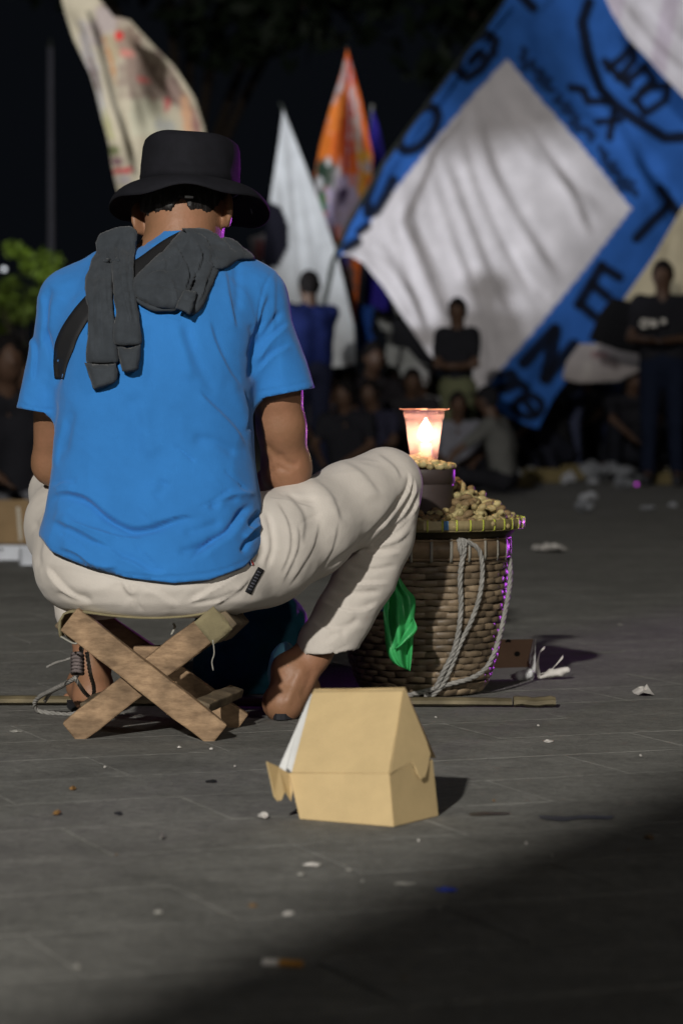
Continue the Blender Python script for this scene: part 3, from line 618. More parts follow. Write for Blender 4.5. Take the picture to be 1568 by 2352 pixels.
cloth_piece('cuff', [(536, 1128), (590, 1136), (648, 1120), (648, 1190), (640, 1238), (622, 1250), (585, 1256), (560, 1248), (552, 1200)], .015, .018, 11, 4)
cloth_piece('gathered_body', [(440, 655), (458, 612), (505, 596), (560, 580), (618, 585), (632, 625), (606, 700), (572, 735), (530, 745), (480, 740), (448, 710)], .020, .012, 22, 5)
cloth_piece('back_panel', [(900, 600), (960, 618), (1012, 690), (1012, 760), (988, 830), (962, 895), (932, 960), (882, 990), (850, 940), (880, 850), (880, 700)], .004, .020, 18, 6)
cloth_piece('shoulder_roll', [(835, 588), (930, 586), (1000, 612), (1080, 640), (1140, 685), (1170, 730), (1100, 738), (1030, 778), (970, 775), (905, 720), (850, 650)], .006, .026, 22, 7)
cloth_piece('hood', [(605, 880), (612, 820), (680, 750), (750, 690), (805, 625), (850, 590), (905, 598), (938, 650), (940, 720), (905, 795), (882, 862), (850, 930), (805, 962), (740, 962), (680, 940), (630, 912)], .012, .024, 26, 8)
cloth_piece('hood_edge', [(622, 905), (690, 925), (760, 935), (815, 925), (830, 950), (800, 972), (735, 975), (672, 958), (628, 930)], .010, .012, 8, 9)
cloth_piece('cuff', [(846, 866), (902, 884), (893, 950), (873, 990), (806, 958), (828, 908)], .034, .010, 10, 10)
# ------------------------------------------------------------------ plaza paving
def stone(name, c, jitter, crack=True):
    m, n, l, b = newmat(name)
    tc = n.new('ShaderNodeTexCoord'); ge = n.new('ShaderNodeNewGeometry')
    n1 = n.new('ShaderNodeTexNoise'); n1.inputs['Scale'].default_value = 1.7; n1.inputs['Detail'].default_value = 9; n1.inputs['Roughness'].default_value = 0.68
    n2 = n.new('ShaderNodeTexNoise'); n2.inputs['Scale'].default_value = 55; n2.inputs['Detail'].default_value = 6; n2.inputs['Roughness'].default_value = 0.7
    n3 = n.new('ShaderNodeTexNoise'); n3.inputs['Scale'].default_value = 9; n3.inputs['Detail'].default_value = 8; n3.inputs['Roughness'].default_value = 0.75
    for q in (n1, n2, n3): l.new(ge.outputs['Position'], q.inputs['Vector'])
    r1 = n.new('ShaderNodeValToRGB'); r1.color_ramp.elements[0].position = .3; r1.color_ramp.elements[1].position = .72
    r1.color_ramp.elements[0].color = (*[x*.74 for x in c], 1); r1.color_ramp.elements[1].color = (*[x*1.18 for x in c], 1)
    l.new(n1.outputs['Fac'], r1.inputs['Fac'])
    r3 = n.new('ShaderNodeMapRange'); r3.inputs['From Min'].default_value = .3; r3.inputs['From Max'].default_value = .7; r3.inputs['To Min'].default_value = .72; r3.inputs['To Max'].default_value = 1.25
    l.new(n3.outputs['Fac'], r3.inputs['Value'])
    oi = n.new('ShaderNodeObjectInfo'); ro = n.new('ShaderNodeMapRange'); ro.inputs['To Min'].default_value = 1-jitter; ro.inputs['To Max'].default_value = 1+jitter
    l.new(oi.outputs['Random'], ro.inputs['Value'])
    mu = n.new('ShaderNodeMath'); mu.operation = 'MULTIPLY'; l.new(r3.outputs[0], mu.inputs[0]); l.new(ro.outputs[0], mu.inputs[1])
    r2 = n.new('ShaderNodeMapRange'); r2.inputs['From Min'].default_value = .25; r2.inputs['From Max'].default_value = .75; r2.inputs['To Min'].default_value = .72; r2.inputs['To Max'].default_value = 1.3
    l.new(n2.outputs['Fac'], r2.inputs['Value'])
    mu2 = n.new('ShaderNodeMath'); mu2.operation = 'MULTIPLY'; l.new(mu.outputs[0], mu2.inputs[0]); l.new(r2.outputs[0], mu2.inputs[1])
    sc = n.new('ShaderNodeVectorMath'); sc.operation = 'SCALE'; l.new(r1.outputs['Color'], sc.inputs[0]); l.new(mu2.outputs[0], sc.inputs['Scale'])
    # pale scuffs and dark stains
    n4 = n.new('ShaderNodeTexVoronoi'); n4.inputs['Scale'].default_value = 16; n4.feature = 'F1'; l.new(ge.outputs['Position'], n4.inputs['Vector'])
    r4 = n.new('ShaderNodeMapRange'); r4.inputs['From Min'].default_value = 0.0; r4.inputs['From Max'].default_value = 0.10; r4.inputs['To Min'].default_value = .9; r4.inputs['To Max'].default_value = 0
    l.new(n4.outputs['Distance'], r4.inputs['Value'])
    m4 = n.new('ShaderNodeMath'); m4.operation = 'MULTIPLY'; m4.use_clamp = True; l.new(r4.outputs[0], m4.inputs[0]); l.new(n3.outputs['Fac'], m4.inputs[1])
    mx = n.new('ShaderNodeMix'); mx.data_type = 'RGBA'; l.new(m4.outputs[0], mx.inputs[0]); l.new(sc.outputs[0], mx.inputs[6]); mx.inputs[7].default_value = (.3, .29, .27, 1)
    l.new(mx.outputs[2], b.inputs['Base Color']); b.inputs['Roughness'].default_value = .88; b.inputs['Specular IOR Level'].default_value = .12
    bb = n.new('ShaderNodeBump'); bb.inputs['Distance'].default_value = .0035; l.new(n2.outputs['Fac'], bb.inputs['Height'])
    b2 = n.new('ShaderNodeBump'); b2.inputs['Distance'].default_value = .006; l.new(n3.outputs['Fac'], b2.inputs['Height']); l.new(bb.outputs[0], b2.inputs['Normal'])
    l.new(b2.outputs[0], b.inputs['Normal']); return m
M_stone = stone('andesite_paving', (.185, .181, .164), .035); M_joint = stone('ground_grit', (.172, .168, .152), 0)
ground = mesh_obj('ground', [(-90, -25, -.004), (90, -25, -.004), (90, 140, -.004), (-90, 140, -.004)], [(0, 1, 2, 3)], M_joint, smooth=False); props(ground, kind='structure')
pav = mesh_obj('plaza_pavement', [(-2.3, 2.2, -.0025), (2.3, 2.2, -.0025), (2.3, 9.6, -.0025), (-2.3, 9.6, -.0025)], [(0, 1, 2, 3)], M_joint, smooth=False, loc=(0, 5, 0)); props(pav, kind='structure')
ang = R(21); uB = np.array([math.cos(ang), math.sin(ang)]); uA = np.array([math.sin(ang), -math.cos(ang)]); SL, SW, J = .50, .25, .0018
def slab_mesh(k):
    r = np.random.default_rng(k); a, b_ = SL/2-J/2, SW/2-J/2; e = .0018
    P = [(-a, -b_), (a, -b_), (a, b_), (-a, b_)]; P = [(x+r.normal(0, .0006), y+r.normal(0, .0006)) for x, y in P]
    V = [(x, y, -.003) for x, y in P]+[(x, y, -.0010) for x, y in P]+[(x*(1-e/a), y*(1-e/b_), 0.0) for x, y in P]
    F = [(0, 1, 5, 4), (1, 2, 6, 5), (2, 3, 7, 6), (3, 0, 4, 7), (4, 5, 9, 8), (5, 6, 10, 9), (6, 7, 11, 10), (7, 4, 8, 11), (8, 9, 10, 11)]
    me = bpy.data.meshes.new('stone_slab'); me.from_pydata(V, [], F); me.materials.append(M_stone); return me
SMs = [slab_mesh(k) for k in range(8)]; cand = []
for i in range(-40, 40):
    for j in range(-60, 60):
        c = uB*(i+(.5 if j % 2 else 0))*SL+uA*j*SW+np.array([0, 5.0])
        hw_ = .125*c[1]+.30
        if abs(c[0]) < hw_ and 2.45 < c[1] < 9.0: cand.append((c[1], c))
cand.sort(key=lambda t: t[0])
for n_, (d, c) in enumerate(cand[:298]):
    o = bpy.data.objects.new('stone_slab', SMs[n_ % 8]); COL.objects.link(o); o.parent = pav
    o.location = (c[0], c[1]-5, rng.normal(0, .0003)); o.rotation_euler = (rng.normal(0, .0009), rng.normal(0, .0009), ang+rng.normal(0, .0012))
print('slabs', len(cand))
# ------------------------------------------------------------------ wooden X stool
def woodmat(name, c, c2, axis_scale=(1, 1, 1), rough=.75):
    m, n, l, b = newmat(name); tc = n.new('ShaderNodeTexCoord'); mp = n.new('ShaderNodeMapping'); mp.inputs['Scale'].default_value = axis_scale
    l.new(tc.outputs['UV'] if False else tc.outputs['Object'], mp.inputs['Vector'])
    a = n.new('ShaderNodeTexNoise'); a.inputs['Scale'].default_value = 26; a.inputs['Detail'].default_value = 7; a.inputs['Roughness'].default_value = .7; l.new(mp.outputs[0], a.inputs['Vector'])
    g = n.new('ShaderNodeTexNoise'); g.inputs['Scale'].default_value = 14; g.inputs['Detail'].default_value = 4; l.new(tc.outputs['Object'], g.inputs['Vector'])
    r = n.new('ShaderNodeValToRGB'); r.color_ramp.elements[0].position = .3; r.color_ramp.elements[1].position = .7
    r.color_ramp.elements[0].color = (*c, 1); r.color_ramp.elements[1].color = (*c2, 1); l.new(a.outputs['Fac'], r.inputs['Fac'])
    q = n.new('ShaderNodeMapRange'); q.inputs['From Min'].default_value = .35; q.inputs['From Max'].default_value = .65; q.inputs['To Min'].default_value = .6; q.inputs['To Max'].default_value = 1.3; l.new(g.outputs['Fac'], q.inputs['Value'])
    oi = n.new('ShaderNodeObjectInfo'); ro = n.new('ShaderNodeMapRange'); ro.inputs['To Min'].default_value = .68; ro.inputs['To Max'].default_value = 1.35; l.new(oi.outputs['Random'], ro.inputs['Value']); mm = n.new('ShaderNodeMath'); mm.operation = 'MULTIPLY'; l.new(q.outputs[0], mm.inputs[0]); l.new(ro.outputs[0], mm.inputs[1])
    s = n.new('ShaderNodeVectorMath'); s.operation = 'SCALE'; l.new(r.outputs['Color'], s.inputs[0]); l.new(mm.outputs[0] if 'splint' in name else q.outputs[0], s.inputs['Scale']); l.new(s.outputs[0], b.inputs['Base Color'])
    b.inputs['Roughness'].default_value = rough; b.inputs['Specular IOR Level'].default_value = .25
    u = n.new('ShaderNodeBump'); u.inputs['Distance'].default_value = .0016; l.new(a.outputs['Fac'], u.inputs['Height']); l.new(u.outputs[0], b.inputs['Normal']); return m
M_wood = woodmat('weathered_wood', (.14, .088, .05), (.36, .24, .14), (1, 1, 3.0)); M_wood2 = woodmat('grey_weathered_wood', (.07, .052, .034), (.17, .13, .08))
M_canvas = mat('olive_canvas', (.20, .17, .095), rough=.95, var=.15, vscale=20, bump=.0008, bscale=350)
stool = thing('folding_stool', (-.36, 5.05, 0), 'small weathered wooden cross-legged stool with canvas seat under the seated person', 'stool')
def beam_obj(name, a, b, w, t, m, side=(0, 1, 0), parent=stool):
    a = np.array(a, float); b = np.array(b, float); mid = (a+b)/2; d = b-a; L = np.linalg.norm(d); d /= L
    sd = np.array(side, float); sd -= d*np.dot(sd, d); sd /= np.linalg.norm(sd); u = np.cross(sd, d); V = []; NS = 9
    r = np.random.default_rng(int(abs(a[0]*1e4)+abs(b[2])*1e3))
    for i in range(NS):
        s = -L/2+L*i/(NS-1); w_ = w*(1+r.normal(0, .02)); t_ = t*(1+r.normal(0, .02))
        for x, y in ((-1, -1), (1, -1), (1, 1), (-1, 1)): V.append(mid+d*s+u*x*w_/2+sd*y*t_/2+r.normal(0, .0006, 3))
    F = [(3, 2, 1, 0), tuple((NS-1)*4+k for k in range(4))]+[(i*4+k, i*4+(k+1) % 4, (i+1)*4+(k+1) % 4, (i+1)*4+k) for i in range(NS-1) for k in range(4)]
    o = mesh_obj(name, V, F, m, parent, smooth=False); mod(o, 'BEVEL', width=.003, segments=2); return o
beam_obj('leg', pt(160, 1421, 4.95), pt(503, 1689, 4.95), .049, .027, M_wood)
beam_obj('leg', pt(164, 1684, 4.979), pt(490, 1432, 4.979), .049, .027, M_wood)
beam_obj('leg', pt(215, 1420, 5.155), pt(553, 1665, 5.155), .047, .027, M_wood)
beam_obj('leg', pt(196, 1655, 5.128), pt(510, 1425, 5.128), .047, .027, M_wood)
def rail(x, y, Y0, Y1, w, t, m, dx=0, dy=0, rotd=0):
    beam_obj('rail', pt(x, y, Y0), pt(x+dx, y+dy, Y1), w, t, m, side=(math.cos(R(rotd)), 0, math.sin(R(rotd))))
beam_obj('rail', pt(462, 1622, 4.968), pt(542, 1588, 5.175), .030, .018, M_wood2, side=(.3, 0, 1)); beam_obj('rail', pt(205, 1622, 4.998), pt(232, 1600, 5.15), .030, .018, M_wood2, side=(-.3, 0, 1))
rail(338, 1500, 5.02, 5.12, .022, .05, M_wood, 4, -4)
rail(168, 1440, 4.968, 5.19, .05, .040, M_wood2, 20, -6, 48); rail(505, 1436, 4.967, 5.19, .05, .040, M_wood2, 30, -6, -48)
# canvas sling with its wrapped ends
V = []; NX, NY = 28, 8; P = spline([(141, 1462), (138, 1432), (150, 1408), (185, 1404), (260, 1413), (340, 1418), (420, 1415), (470, 1408), (492, 1403), (512, 1418), (526, 1444), (512, 1466), (498, 1474)], NX)
for i in range(NX):
    for j in range(NY):
        Yv = 4.945+.255*j/(NY-1); p = pt(P[i, 0], P[i, 1], 4.96); q = pt(P[i, 0]+(24 if P[i, 0] > 300 else 18), P[i, 1]-2, 4.96)
        u = j/(NY-1); V.append((p[0]+(q[0]-p[0])*u, Yv, p[2]+(q[2]-p[2])*u-.006*math.sin(math.pi*u)*math.sin(math.pi*min(1, max(0, (P[i, 0]-150)/350)))))
F = [(i*NY+j, i*NY+j+1, (i+1)*NY+j+1, (i+1)*NY+j) for i in range(NX-1) for j in range(NY-1)]
o = mesh_obj('canvas_seat', V, F, M_canvas, stool); mod(o, 'SOLIDIFY', thickness=.0035, offset=0)
for cx_, cy_, s in ((490, 1437, -40),):
    mb = MB()                                           # folded canvas over the two front corners
    a = np.array(pt(cx_, cy_, 4.931)); u = np.array([math.cos(R(s)), 0, -math.sin(R(s))]); w_ = np.array([math.sin(R(s)), 0, math.cos(R(s))]); g_ = []
    for i in range(7):
        for j in range(7): g_.append(a+u*(i/6-.5)*.044+w_*(j/6-.5)*.052+[0, .002*math.sin(i*1.7)*math.cos(j*1.3), 0])
    mb.add(g_, [(i*7+j, (i+1)*7+j, (i+1)*7+j+1, i*7+j+1) for i in range(6) for j in range(6)])
    o = mb.build('canvas_corner', M_canvas, stool, smooth=True); mod(o, 'SOLIDIFY', thickness=.003, offset=0)
M_rope = mat('grey_rope', (.23, .22, .20), rough=.7, var=.3, vscale=90, bump=.0006, bscale=400, spec=.4)
M_thr = mat('frayed_thread', (.3, .29, .25), rough=.9)
mb = MB(); mb.tube(spline([pt(489, 1470, 4.93), pt(492, 1500, 4.93), pt(487, 1520, 4.93), pt(490, 1540, 4.93)], 16), .0011, 5); mb.tube(spline([pt(398, 1432, 5.0), pt(402, 1440, 5.0), pt(394, 1458, 5.0)], 10), .0022, 5)
mb.tube(spline([pt(140, 1462, 4.94), pt(170, 1478, 4.94), pt(182, 1474, 4.94)], 10), .0018, 5); mb.build('loose_thread', M_thr, stool, smooth=True)

# rope bundle left of the stool
kn = thing('rope_coil', gnd(140, 1640), 'frayed grey rope knotted and looped on the ground left of the wooden stool', 'rope')
def rp(name, P, r, parent, tpm=28, m=M_rope):
    mb = rope([pt(*p) for p in P], r, tpm); return mb.build(name, m, parent, smooth=True)
rp('rope_loop', [(190, 1470, 5.03), (186, 1500, 5.06), (178, 1548, 5.12), (160, 1565, 5.16), (122, 1584, 5.25), (92, 1600, 5.33), (80, 1616, 5.36), (88, 1632, 5.37), (120, 1638, 5.36), (160, 1641, 5.35), (192, 1632, 5.35)], .0042, kn)
rp('rope_loop', [(172, 1556, 5.12), (182, 1572, 5.14), (196, 1592, 5.2), (212, 1604, 5.25), (216, 1580, 5.2), (208, 1548, 5.15), (200, 1500, 5.1)], .0036, kn)
rp('rope_loop', [(104, 1610, 5.34), (118, 1590, 5.30), (140, 1578, 5.25), (165, 1562, 5.18)], .0034, kn)
rp('rope_tail', [(172, 1508, 5.06), (150, 1516, 5.06), (128, 1522, 5.07), (108, 1532, 5.08)], .0020, kn, 50)
mb = MB()
for k in range(6):
    a = spline([pt(166, 1503+k*8, 5.045), pt(178, 1500+k*8, 5.03), pt(190, 1505+k*8, 5.045), pt(188, 1508+k*8, 5.07), pt(168, 1507+k*8, 5.07), pt(166, 1503+k*8, 5.045)], 16); mb.tube(a, .0034, 6)
mb.build('knot', mat('mauve_twine', (.16, .13, .125), .9, .3, 80, .0008, 300), kn, smooth=True)

# ------------------------------------------------------------------ carrying pole on the ground
M_bam = woodmat('split_bamboo', (.085, .068, .036), (.18, .148, .088), (.15, 1, 1), .55)
pole = thing('carrying_pole', gnd(560, 1626), 'long flat bamboo carrying pole lying on the ground in front of the basket', 'pole')
def flatpole(name, x0, x1, y0, y1, Y0, Y1, hgt, dep, m):
    NS = 24; V = []
    for i in range(NS):
        u = i/(NS-1); p = np.array(pt(x0+(x1-x0)*u, y0+(y1-y0)*u, Y0+(Y1-Y0)*u)); p[2] = hgt/2+.001+.0012*math.sin(u*9)
        for k in range(8):
            a = 2*math.pi*k/8+.39; V.append(p+[0, dep/2*math.cos(a), hgt/2*math.sin(a)*(1+.06*math.sin(u*23))])
    F = [tuple(range(8)), tuple((NS-1)*8+k for k in range(8))[::-1]]+[(i*8+k, (i+1)*8+k, (i+1)*8+(k+1) % 8, i*8+(k+1) % 8) for i in range(NS-1) for k in range(8)]
    return mesh_obj(name, V, F, m, pole, smooth=False)
flatpole('pole_shaft', -60, 1174, 1610, 1620, 5.53, 5.49, .017, .04, M_bam); flatpole('pole_end', 1178, 1274, 1621, 1623, 5.49, 5.487, .020, .045, M_bam)

# ------------------------------------------------------------------ woven basket
BC = np.array([.1650, 5.785]); BH = .318
M_weave = woodmat('basket_splint', (.085, .058, .034), (.22, .165, .105), (1, 1, 1), .5); M_weave.node_tree.nodes['Principled BSDF'].inputs['Specular IOR Level'].default_value = .45
M_inner = mat('basket_gap_shade', (.05, .036, .022), .9)
bk = thing('bamboo_basket', (BC[0], BC[1], 0), 'tall round woven bamboo basket with grey rope, carrying the tray of peanuts', 'basket')
def brad(z): return float(np.interp(z, [0, .01, .03, .07, .12, .18, .24, .29, .32], [.118, .126, .137, .150, .160, .1675, .1715, .1725, .1725]))
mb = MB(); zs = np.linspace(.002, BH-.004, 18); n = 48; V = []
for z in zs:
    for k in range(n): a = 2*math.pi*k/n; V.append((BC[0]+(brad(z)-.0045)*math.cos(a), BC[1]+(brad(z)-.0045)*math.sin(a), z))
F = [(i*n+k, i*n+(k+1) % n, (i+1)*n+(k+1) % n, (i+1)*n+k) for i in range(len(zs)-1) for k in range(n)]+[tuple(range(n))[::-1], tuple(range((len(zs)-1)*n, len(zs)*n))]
mesh_obj('gap_shade_liner', V, F, M_inner, bk)  # added dark liner; its colour stands for shade between the splints
ROWS = 21; NP = 22; z0, z1 = .003, .279; rh = (z1-z0)/ROWS; stuffmb = MB()
for r_ in range(ROWS):
    zc = z0+(r_+.5)*rh; rr = np.random.default_rng(100+r_); var = []
    for vq in range(2):
        V = []; na = 7; span = 2*math.pi/NP*1.28; jh = rh*(.47+.05*rr.random())
        for i in range(na):
            u = i/(na-1)*2-1; a = u*span/2; bul = .0065*max(0,math.cos(u*math.pi/2))**.8-.0048; sq = 1-.22*abs(u)**3
            for dz, rb in ((-jh*sq, -.0016), (-jh*.5, .0006), (jh*.5, .0006), (jh*sq, -.0016)):
                z = zc+dz*.93+.0008*math.sin(u*3+r_+vq*2); V.append(((brad(z)+bul+rb)*math.cos(a), (brad(z)+bul+rb)*math.sin(a), z))
        F = [(i*4+j, (i+1)*4+j, (i+1)*4+j+1, i*4+j+1) for i in range(na-1) for j in range(3)]+[(3, 2, 1, 0), tuple((na-1)*4+k for k in range(4))]
        me = bpy.data.meshes.new('splint'); me.from_pydata(V, [], F); me.materials.append(M_weave); me.polygons.foreach_set('use_smooth', [True]*len(me.polygons)); var.append((me, V, F))
    for k in range(NP):
        a = 2*math.pi*(k+(.5 if r_ % 2 else 0))/NP+rr.normal(0, .012)
        if -math.pi-.05 < a-2*math.pi*(a > math.pi) < .12:
            o = bpy.data.objects.new('splint', var[k % 2][0]); COL.objects.link(o); o.parent = bk; o.rotation_euler = (0, 0, a); o.location = (0, 0, rr.normal(0, .0009))
        else:
            c, s = math.cos(a), math.sin(a); stuffmb.add([(BC[0]+x*c-y*s, BC[1]+x*s+y*c, z) for x, y, z in var[k % 2][1]], var[k % 2][2])
props(stuffmb.build('woven_back', M_weave, bk, smooth=True), kind='stuff')
def hoop(name, z, hgt, thick, m, parent, cx=BC[0], cy=BC[1], rad=None, n=72, tilt=0):
    V = []; F = []
    for k in range(n):
        a = 2*math.pi*k/n; rO = (rad if rad else brad(z))+thick
        for dr, dz in ((-thick, -hgt/2), (0, -hgt/2), (.0006, 0), (0, hgt/2), (-thick, hgt/2)):
            V.append((cx+(rO+dr)*math.cos(a), cy+(rO+dr)*math.sin(a), z+dz+tilt*math.sin(a)))
    F = [(k*5+j, ((k+1) % n)*5+j, ((k+1) % n)*5+j+1, k*5+j+1) for k in range(n) for j in range(4)]
    return mesh_obj(name, V, F, m, parent, smooth=True)
M_band = woodmat('bamboo_band', (.10, .066, .038), (.21, .15, .09), (1, 1, 1), .45)
hoop('rim_band', .297, .034, .006, M_band, bk); hoop('rim_hoop', .3165, .004, .007, M_band, bk); hoop('rim_hoop', .279, .005, .0065, M_band, bk)
M_tie = mat('pale_binding', (.23, .215, .18), .5, .2)
for k in range(15):
    a = -math.pi+math.pi*(k+.3)/14; V = []
    for i, dz in enumerate((-.024, -.012, 0, .012, .022)):
        for s in (-.003, .003):
            rr_ = brad(.3)+.0075+(.0 if 0 < i < 4 else -.002); aa = a+s/rr_; V.append((BC[0]+rr_*math.cos(aa), BC[1]+rr_*math.sin(aa), .298+dz))
    o = mesh_obj('rim_tie', V, [(2*i, 2*i+1, 2*i+3, 2*i+2) for i in range(4)], M_tie, bk); mod(o, 'SOLIDIFY', thickness=.0014, offset=0)
def bsurf(x, y, off=.007):
    """front surface of the basket seen at photo position x, y"""
    for Y in np.arange(5.50, 5.95, .0015):
        p = pt(x, y, Y)
        if p[2] < 0: return (p[0], p[1], .006)
        if math.hypot(p[0]-BC[0], p[1]-BC[1]) < brad(p[2])+off: return p
    return pt(x, y, 5.78)
rk = thing('basket_rope', (BC[0]+.06, 5.60, 0), 'twisted grey carrying rope looped down the front of the woven basket', 'rope')
def rp2(P, r=.0046, tpm=24, off=.010):
    mb = rope([bsurf(x, y, off) for x, y in P], r, tpm); return mb.build('rope_strand', M_rope, rk, smooth=True)
rp2([(1052, 1238), (1058, 1246), (1066, 1262), (1060, 1290), (1056, 1330), (1058, 1390), (1054, 1440), (1046, 1480), (1036, 1508), (1022, 1535), (1010, 1560), (1000, 1582)], .0050)
rp2([(1058, 1240), (1080, 1248), (1098, 1262), (1106, 1290), (1106, 1335), (1098, 1380), (1080, 1430), (1058, 1475), (1044, 1510), (1030, 1545), (1012, 1578), (990, 1600)], .0046)
rp2([(1062, 1262), (1068, 1250), (1060, 1240), (1054, 1252), (1060, 1275)], .0046)
sr = [pt(1164, 1262, 5.77), pt(1170, 1290, 5.75), pt(1170, 1340, 5.73), pt(1160, 1400, 5.70), pt(1148, 1455, 5.68), pt(1132, 1505, 5.67), pt(1112, 1538, 5.665), pt(1080, 1558, 5.66), pt(1030, 1572, 5.65), pt(985, 1585, 5.645), pt(945, 1595, 5.63), pt(900, 1606, 5.62)]
rope(sr, .0046, 24).build('rope_strand', M_rope, rk, smooth=True)
rope([bsurf(952, 1600, .012), bsurf(968, 1590, .014), bsurf(984, 1600, .012), bsurf(975, 1606, .02)], .0046, 24).build('rope_strand', M_rope, rk, smooth=True)

# ------------------------------------------------------------------ tray
TC = np.array([.1655, 5.785]); TR = .2035
tray = thing('winnowing_tray', (TC[0], TC[1], .32), 'round woven winnowing tray with yellow binding, resting on the tall basket', 'tray')
V = []; n = 72
for r_, z in ((0, .3175), (.05, .3178), (.12, .3185), (.176, .3195), (.190, .334), (.200, .352)):
    for k in range(n): a = 2*math.pi*k/n; V.append((TC[0]+r_*math.cos(a), TC[1]+r_*math.sin(a), z))
F = [(i*n+k, i*n+(k+1) % n, (i+1)*n+(k+1) % n, (i+1)*n+k) for i in range(5) for k in range(n)]
o = mesh_obj('tray_bowl', V, F, woodmat('dark_weave', (.03, .024, .012), (.07, .055, .03), (1, 1, 1)), tray); mod(o, 'SOLIDIFY', thickness=.003, offset=-1)
hoop('tray_rim', .3475, .0185, .0045, M_bamr := woodmat('bamboo_rim', (.10, .08, .035), (.24, .19, .10), (1, 1, .3), .4), tray, TC[0], TC[1], TR-.002, 96)
hoop('tray_underhoop', .3365, .0035, .004, M_bamr, tray, TC[0], TC[1], TR-.004, 96)
M_yel = mat('yellow_binding', (.42, .46, .06), .5, .15); M_blu = mat('blue_binding', (.05, .16, .35), .5, .15)
for k in range(44):
    a = -math.pi+2*math.pi*(k+.1)/44; blue = False; w_ = .0030 if not blue else .005; V = []
    for dr, z in ((-.001, .3578), (.0035, .3572), (.0042, .3475), (.0035, .338), (-.006, .3345)):
        for s in (-w_/2, w_/2):
            rr_ = TR+dr; aa = a+s/rr_; V.append((TC[0]+rr_*math.cos(aa), TC[1]+rr_*math.sin(aa), z))
    o = mesh_obj('binding', V, [(2*i, 2*i+1, 2*i+3, 2*i+2) for i in range(4)], M_yel, tray); mod(o, 'SOLIDIFY', thickness=.0014, offset=0)
def patch(a, w_, m, name):
    V = []
    for dr, z in ((.0032, .3565), (.0037, .3475), (.0032, .3390)):
        for s in np.linspace(-w_/2, w_/2, 5): rr_ = TR+dr; aa = a+s/rr_; V.append((TC[0]+rr_*math.cos(aa), TC[1]+rr_*math.sin(aa), z))
    mesh_obj(name, V, [(i*5+j, i*5+j+1, i*5+j+6, i*5+j+5) for i in range(2) for j in range(4)], m, tray)
ab = math.acos((pt(1023, 1200, 5.59)[0]-TC[0])/TR); patch(-ab, .009, M_blu, 'blue_tie'); patch(-ab-.13, .036, mat('pale_bamboo', (.42, .35, .2), .45, .2, 40), 'pale_splice')
# purple tinted end is light, not paint

# peanuts ----------------------------------------------
def peanut_mesh(seed):
    r = np.random.default_rng(seed); L = .0125+.002*r.random(); r1 = .0066+.0008*r.random(); r2 = .0062+.001*r.random(); nu, nv = 11, 10; bend = r.normal(0, .0016); V = [(0, 0, -L-r1*.9)]
    for i in range(nu):
        t = (i+.5)/nu*2-1; s = t*(L+r1*.85)
        rad = math.sqrt(max(.0, 1-abs(t)**3.2))*((r1 if t < 0 else r2)*(1-.34*math.exp(-(t/.26)**2)))+.0002
        for k in range(nv):
            a = 2*math.pi*k/nv; q = rad*(1+.07*math.cos(5*a)*(1 if i % 2 else .3)+r.normal(0, .035)); V.append((q*math.cos(a)+bend*math.cos(t*1.5), q*math.sin(a), s))
    V.append((0, 0, L+r2*.9)); F = [(0, 1+(k+1) % nv, 1+k) for k in range(nv)]+[(1+i*nv+k, 1+i*nv+(k+1) % nv, 1+(i+1)*nv+(k+1) % nv, 1+(i+1)*nv+k) for i in range(nu-1) for k in range(nv)]+[(1+(nu-1)*nv+k, 1+(nu-1)*nv+(k+1) % nv, nu*nv+1) for k in range(nv)]
    me = bpy.data.meshes.new('peanut'); me.from_pydata(V, [], F); me.polygons.foreach_set('use_smooth', [True]*len(me.polygons)); return me
PM = [mat('peanut_shell', (.28, .22, .10), .6, .35, 150, .0009, 500), mat('peanut_shell_pale', (.36, .30, .14), .6, .3, 150, .0009, 500), mat('peanut_shell_dark', (.17, .115, .055), .7, .35, 150, .0009, 500)]
PMe = []
for s in range(9): me = peanut_mesh(s); me.materials.append(PM[(0, 1, 0, 2, 1, 0, 1, 2, 0)[s]]); PMe.append(me)
placed = []
def put_peanut(x, y, z, label, group, lay=1.0):
    o = bpy.data.objects.new('peanut', PMe[rng.integers(9)]); COL.objects.link(o); o.location = (x, y, z)
    o.rotation_euler = (math.pi/2+rng.normal(0, .35)*lay, rng.uniform(0, 6.28), rng.uniform(0, 6.28)); s = rng.uniform(.92, 1.22); o.scale = (s, s, s); props(o, label, 'peanut', group)
def heapz(x, y):
    r_ = math.hypot(x-TC[0], y-TC[1]); return .337+.118*max(0, 1-r_/.198)**.92
cnt = 0
while cnt < 150:
    a = rng.uniform(-math.pi, .9); r_ = .192*math.sqrt(rng.uniform(.05, 1)); x, y = TC[0]+r_*math.cos(a), TC[1]+r_*math.sin(a)
    if math.hypot(x-.158, y-5.705) < .078: continue
    if x < .12 and rng.random() < .8: continue
    z = heapz(x, y)+.004
    if any((x-q[0])**2+(y-q[1])**2+(z-q[2])**2 < .0115**2 for q in placed): 
        if rng.random() < .97: continue
    placed.append((x, y, z)); cnt += 1; put_peanut(x, y, z, 'dusty tan peanut in its shell heaped on the round woven tray', 'peanuts heaped on the tray')
V = []; 
for i in range(9):
    for k in range(48): a = 2*math.pi*k/48; r_ = .19*i/8; V.append((TC[0]+r_*math.cos(a), TC[1]+r_*math.sin(a), heapz(TC[0]+r_, TC[1])-.010))
o = mesh_obj('peanut_heap', V, [(i*48+k, i*48+(k+1) % 48, (i+1)*48+(k+1) % 48, (i+1)*48+k) for i in range(8) for k in range(48)], PM[2], loc=(TC[0], TC[1], .34)); props(o, kind='stuff')

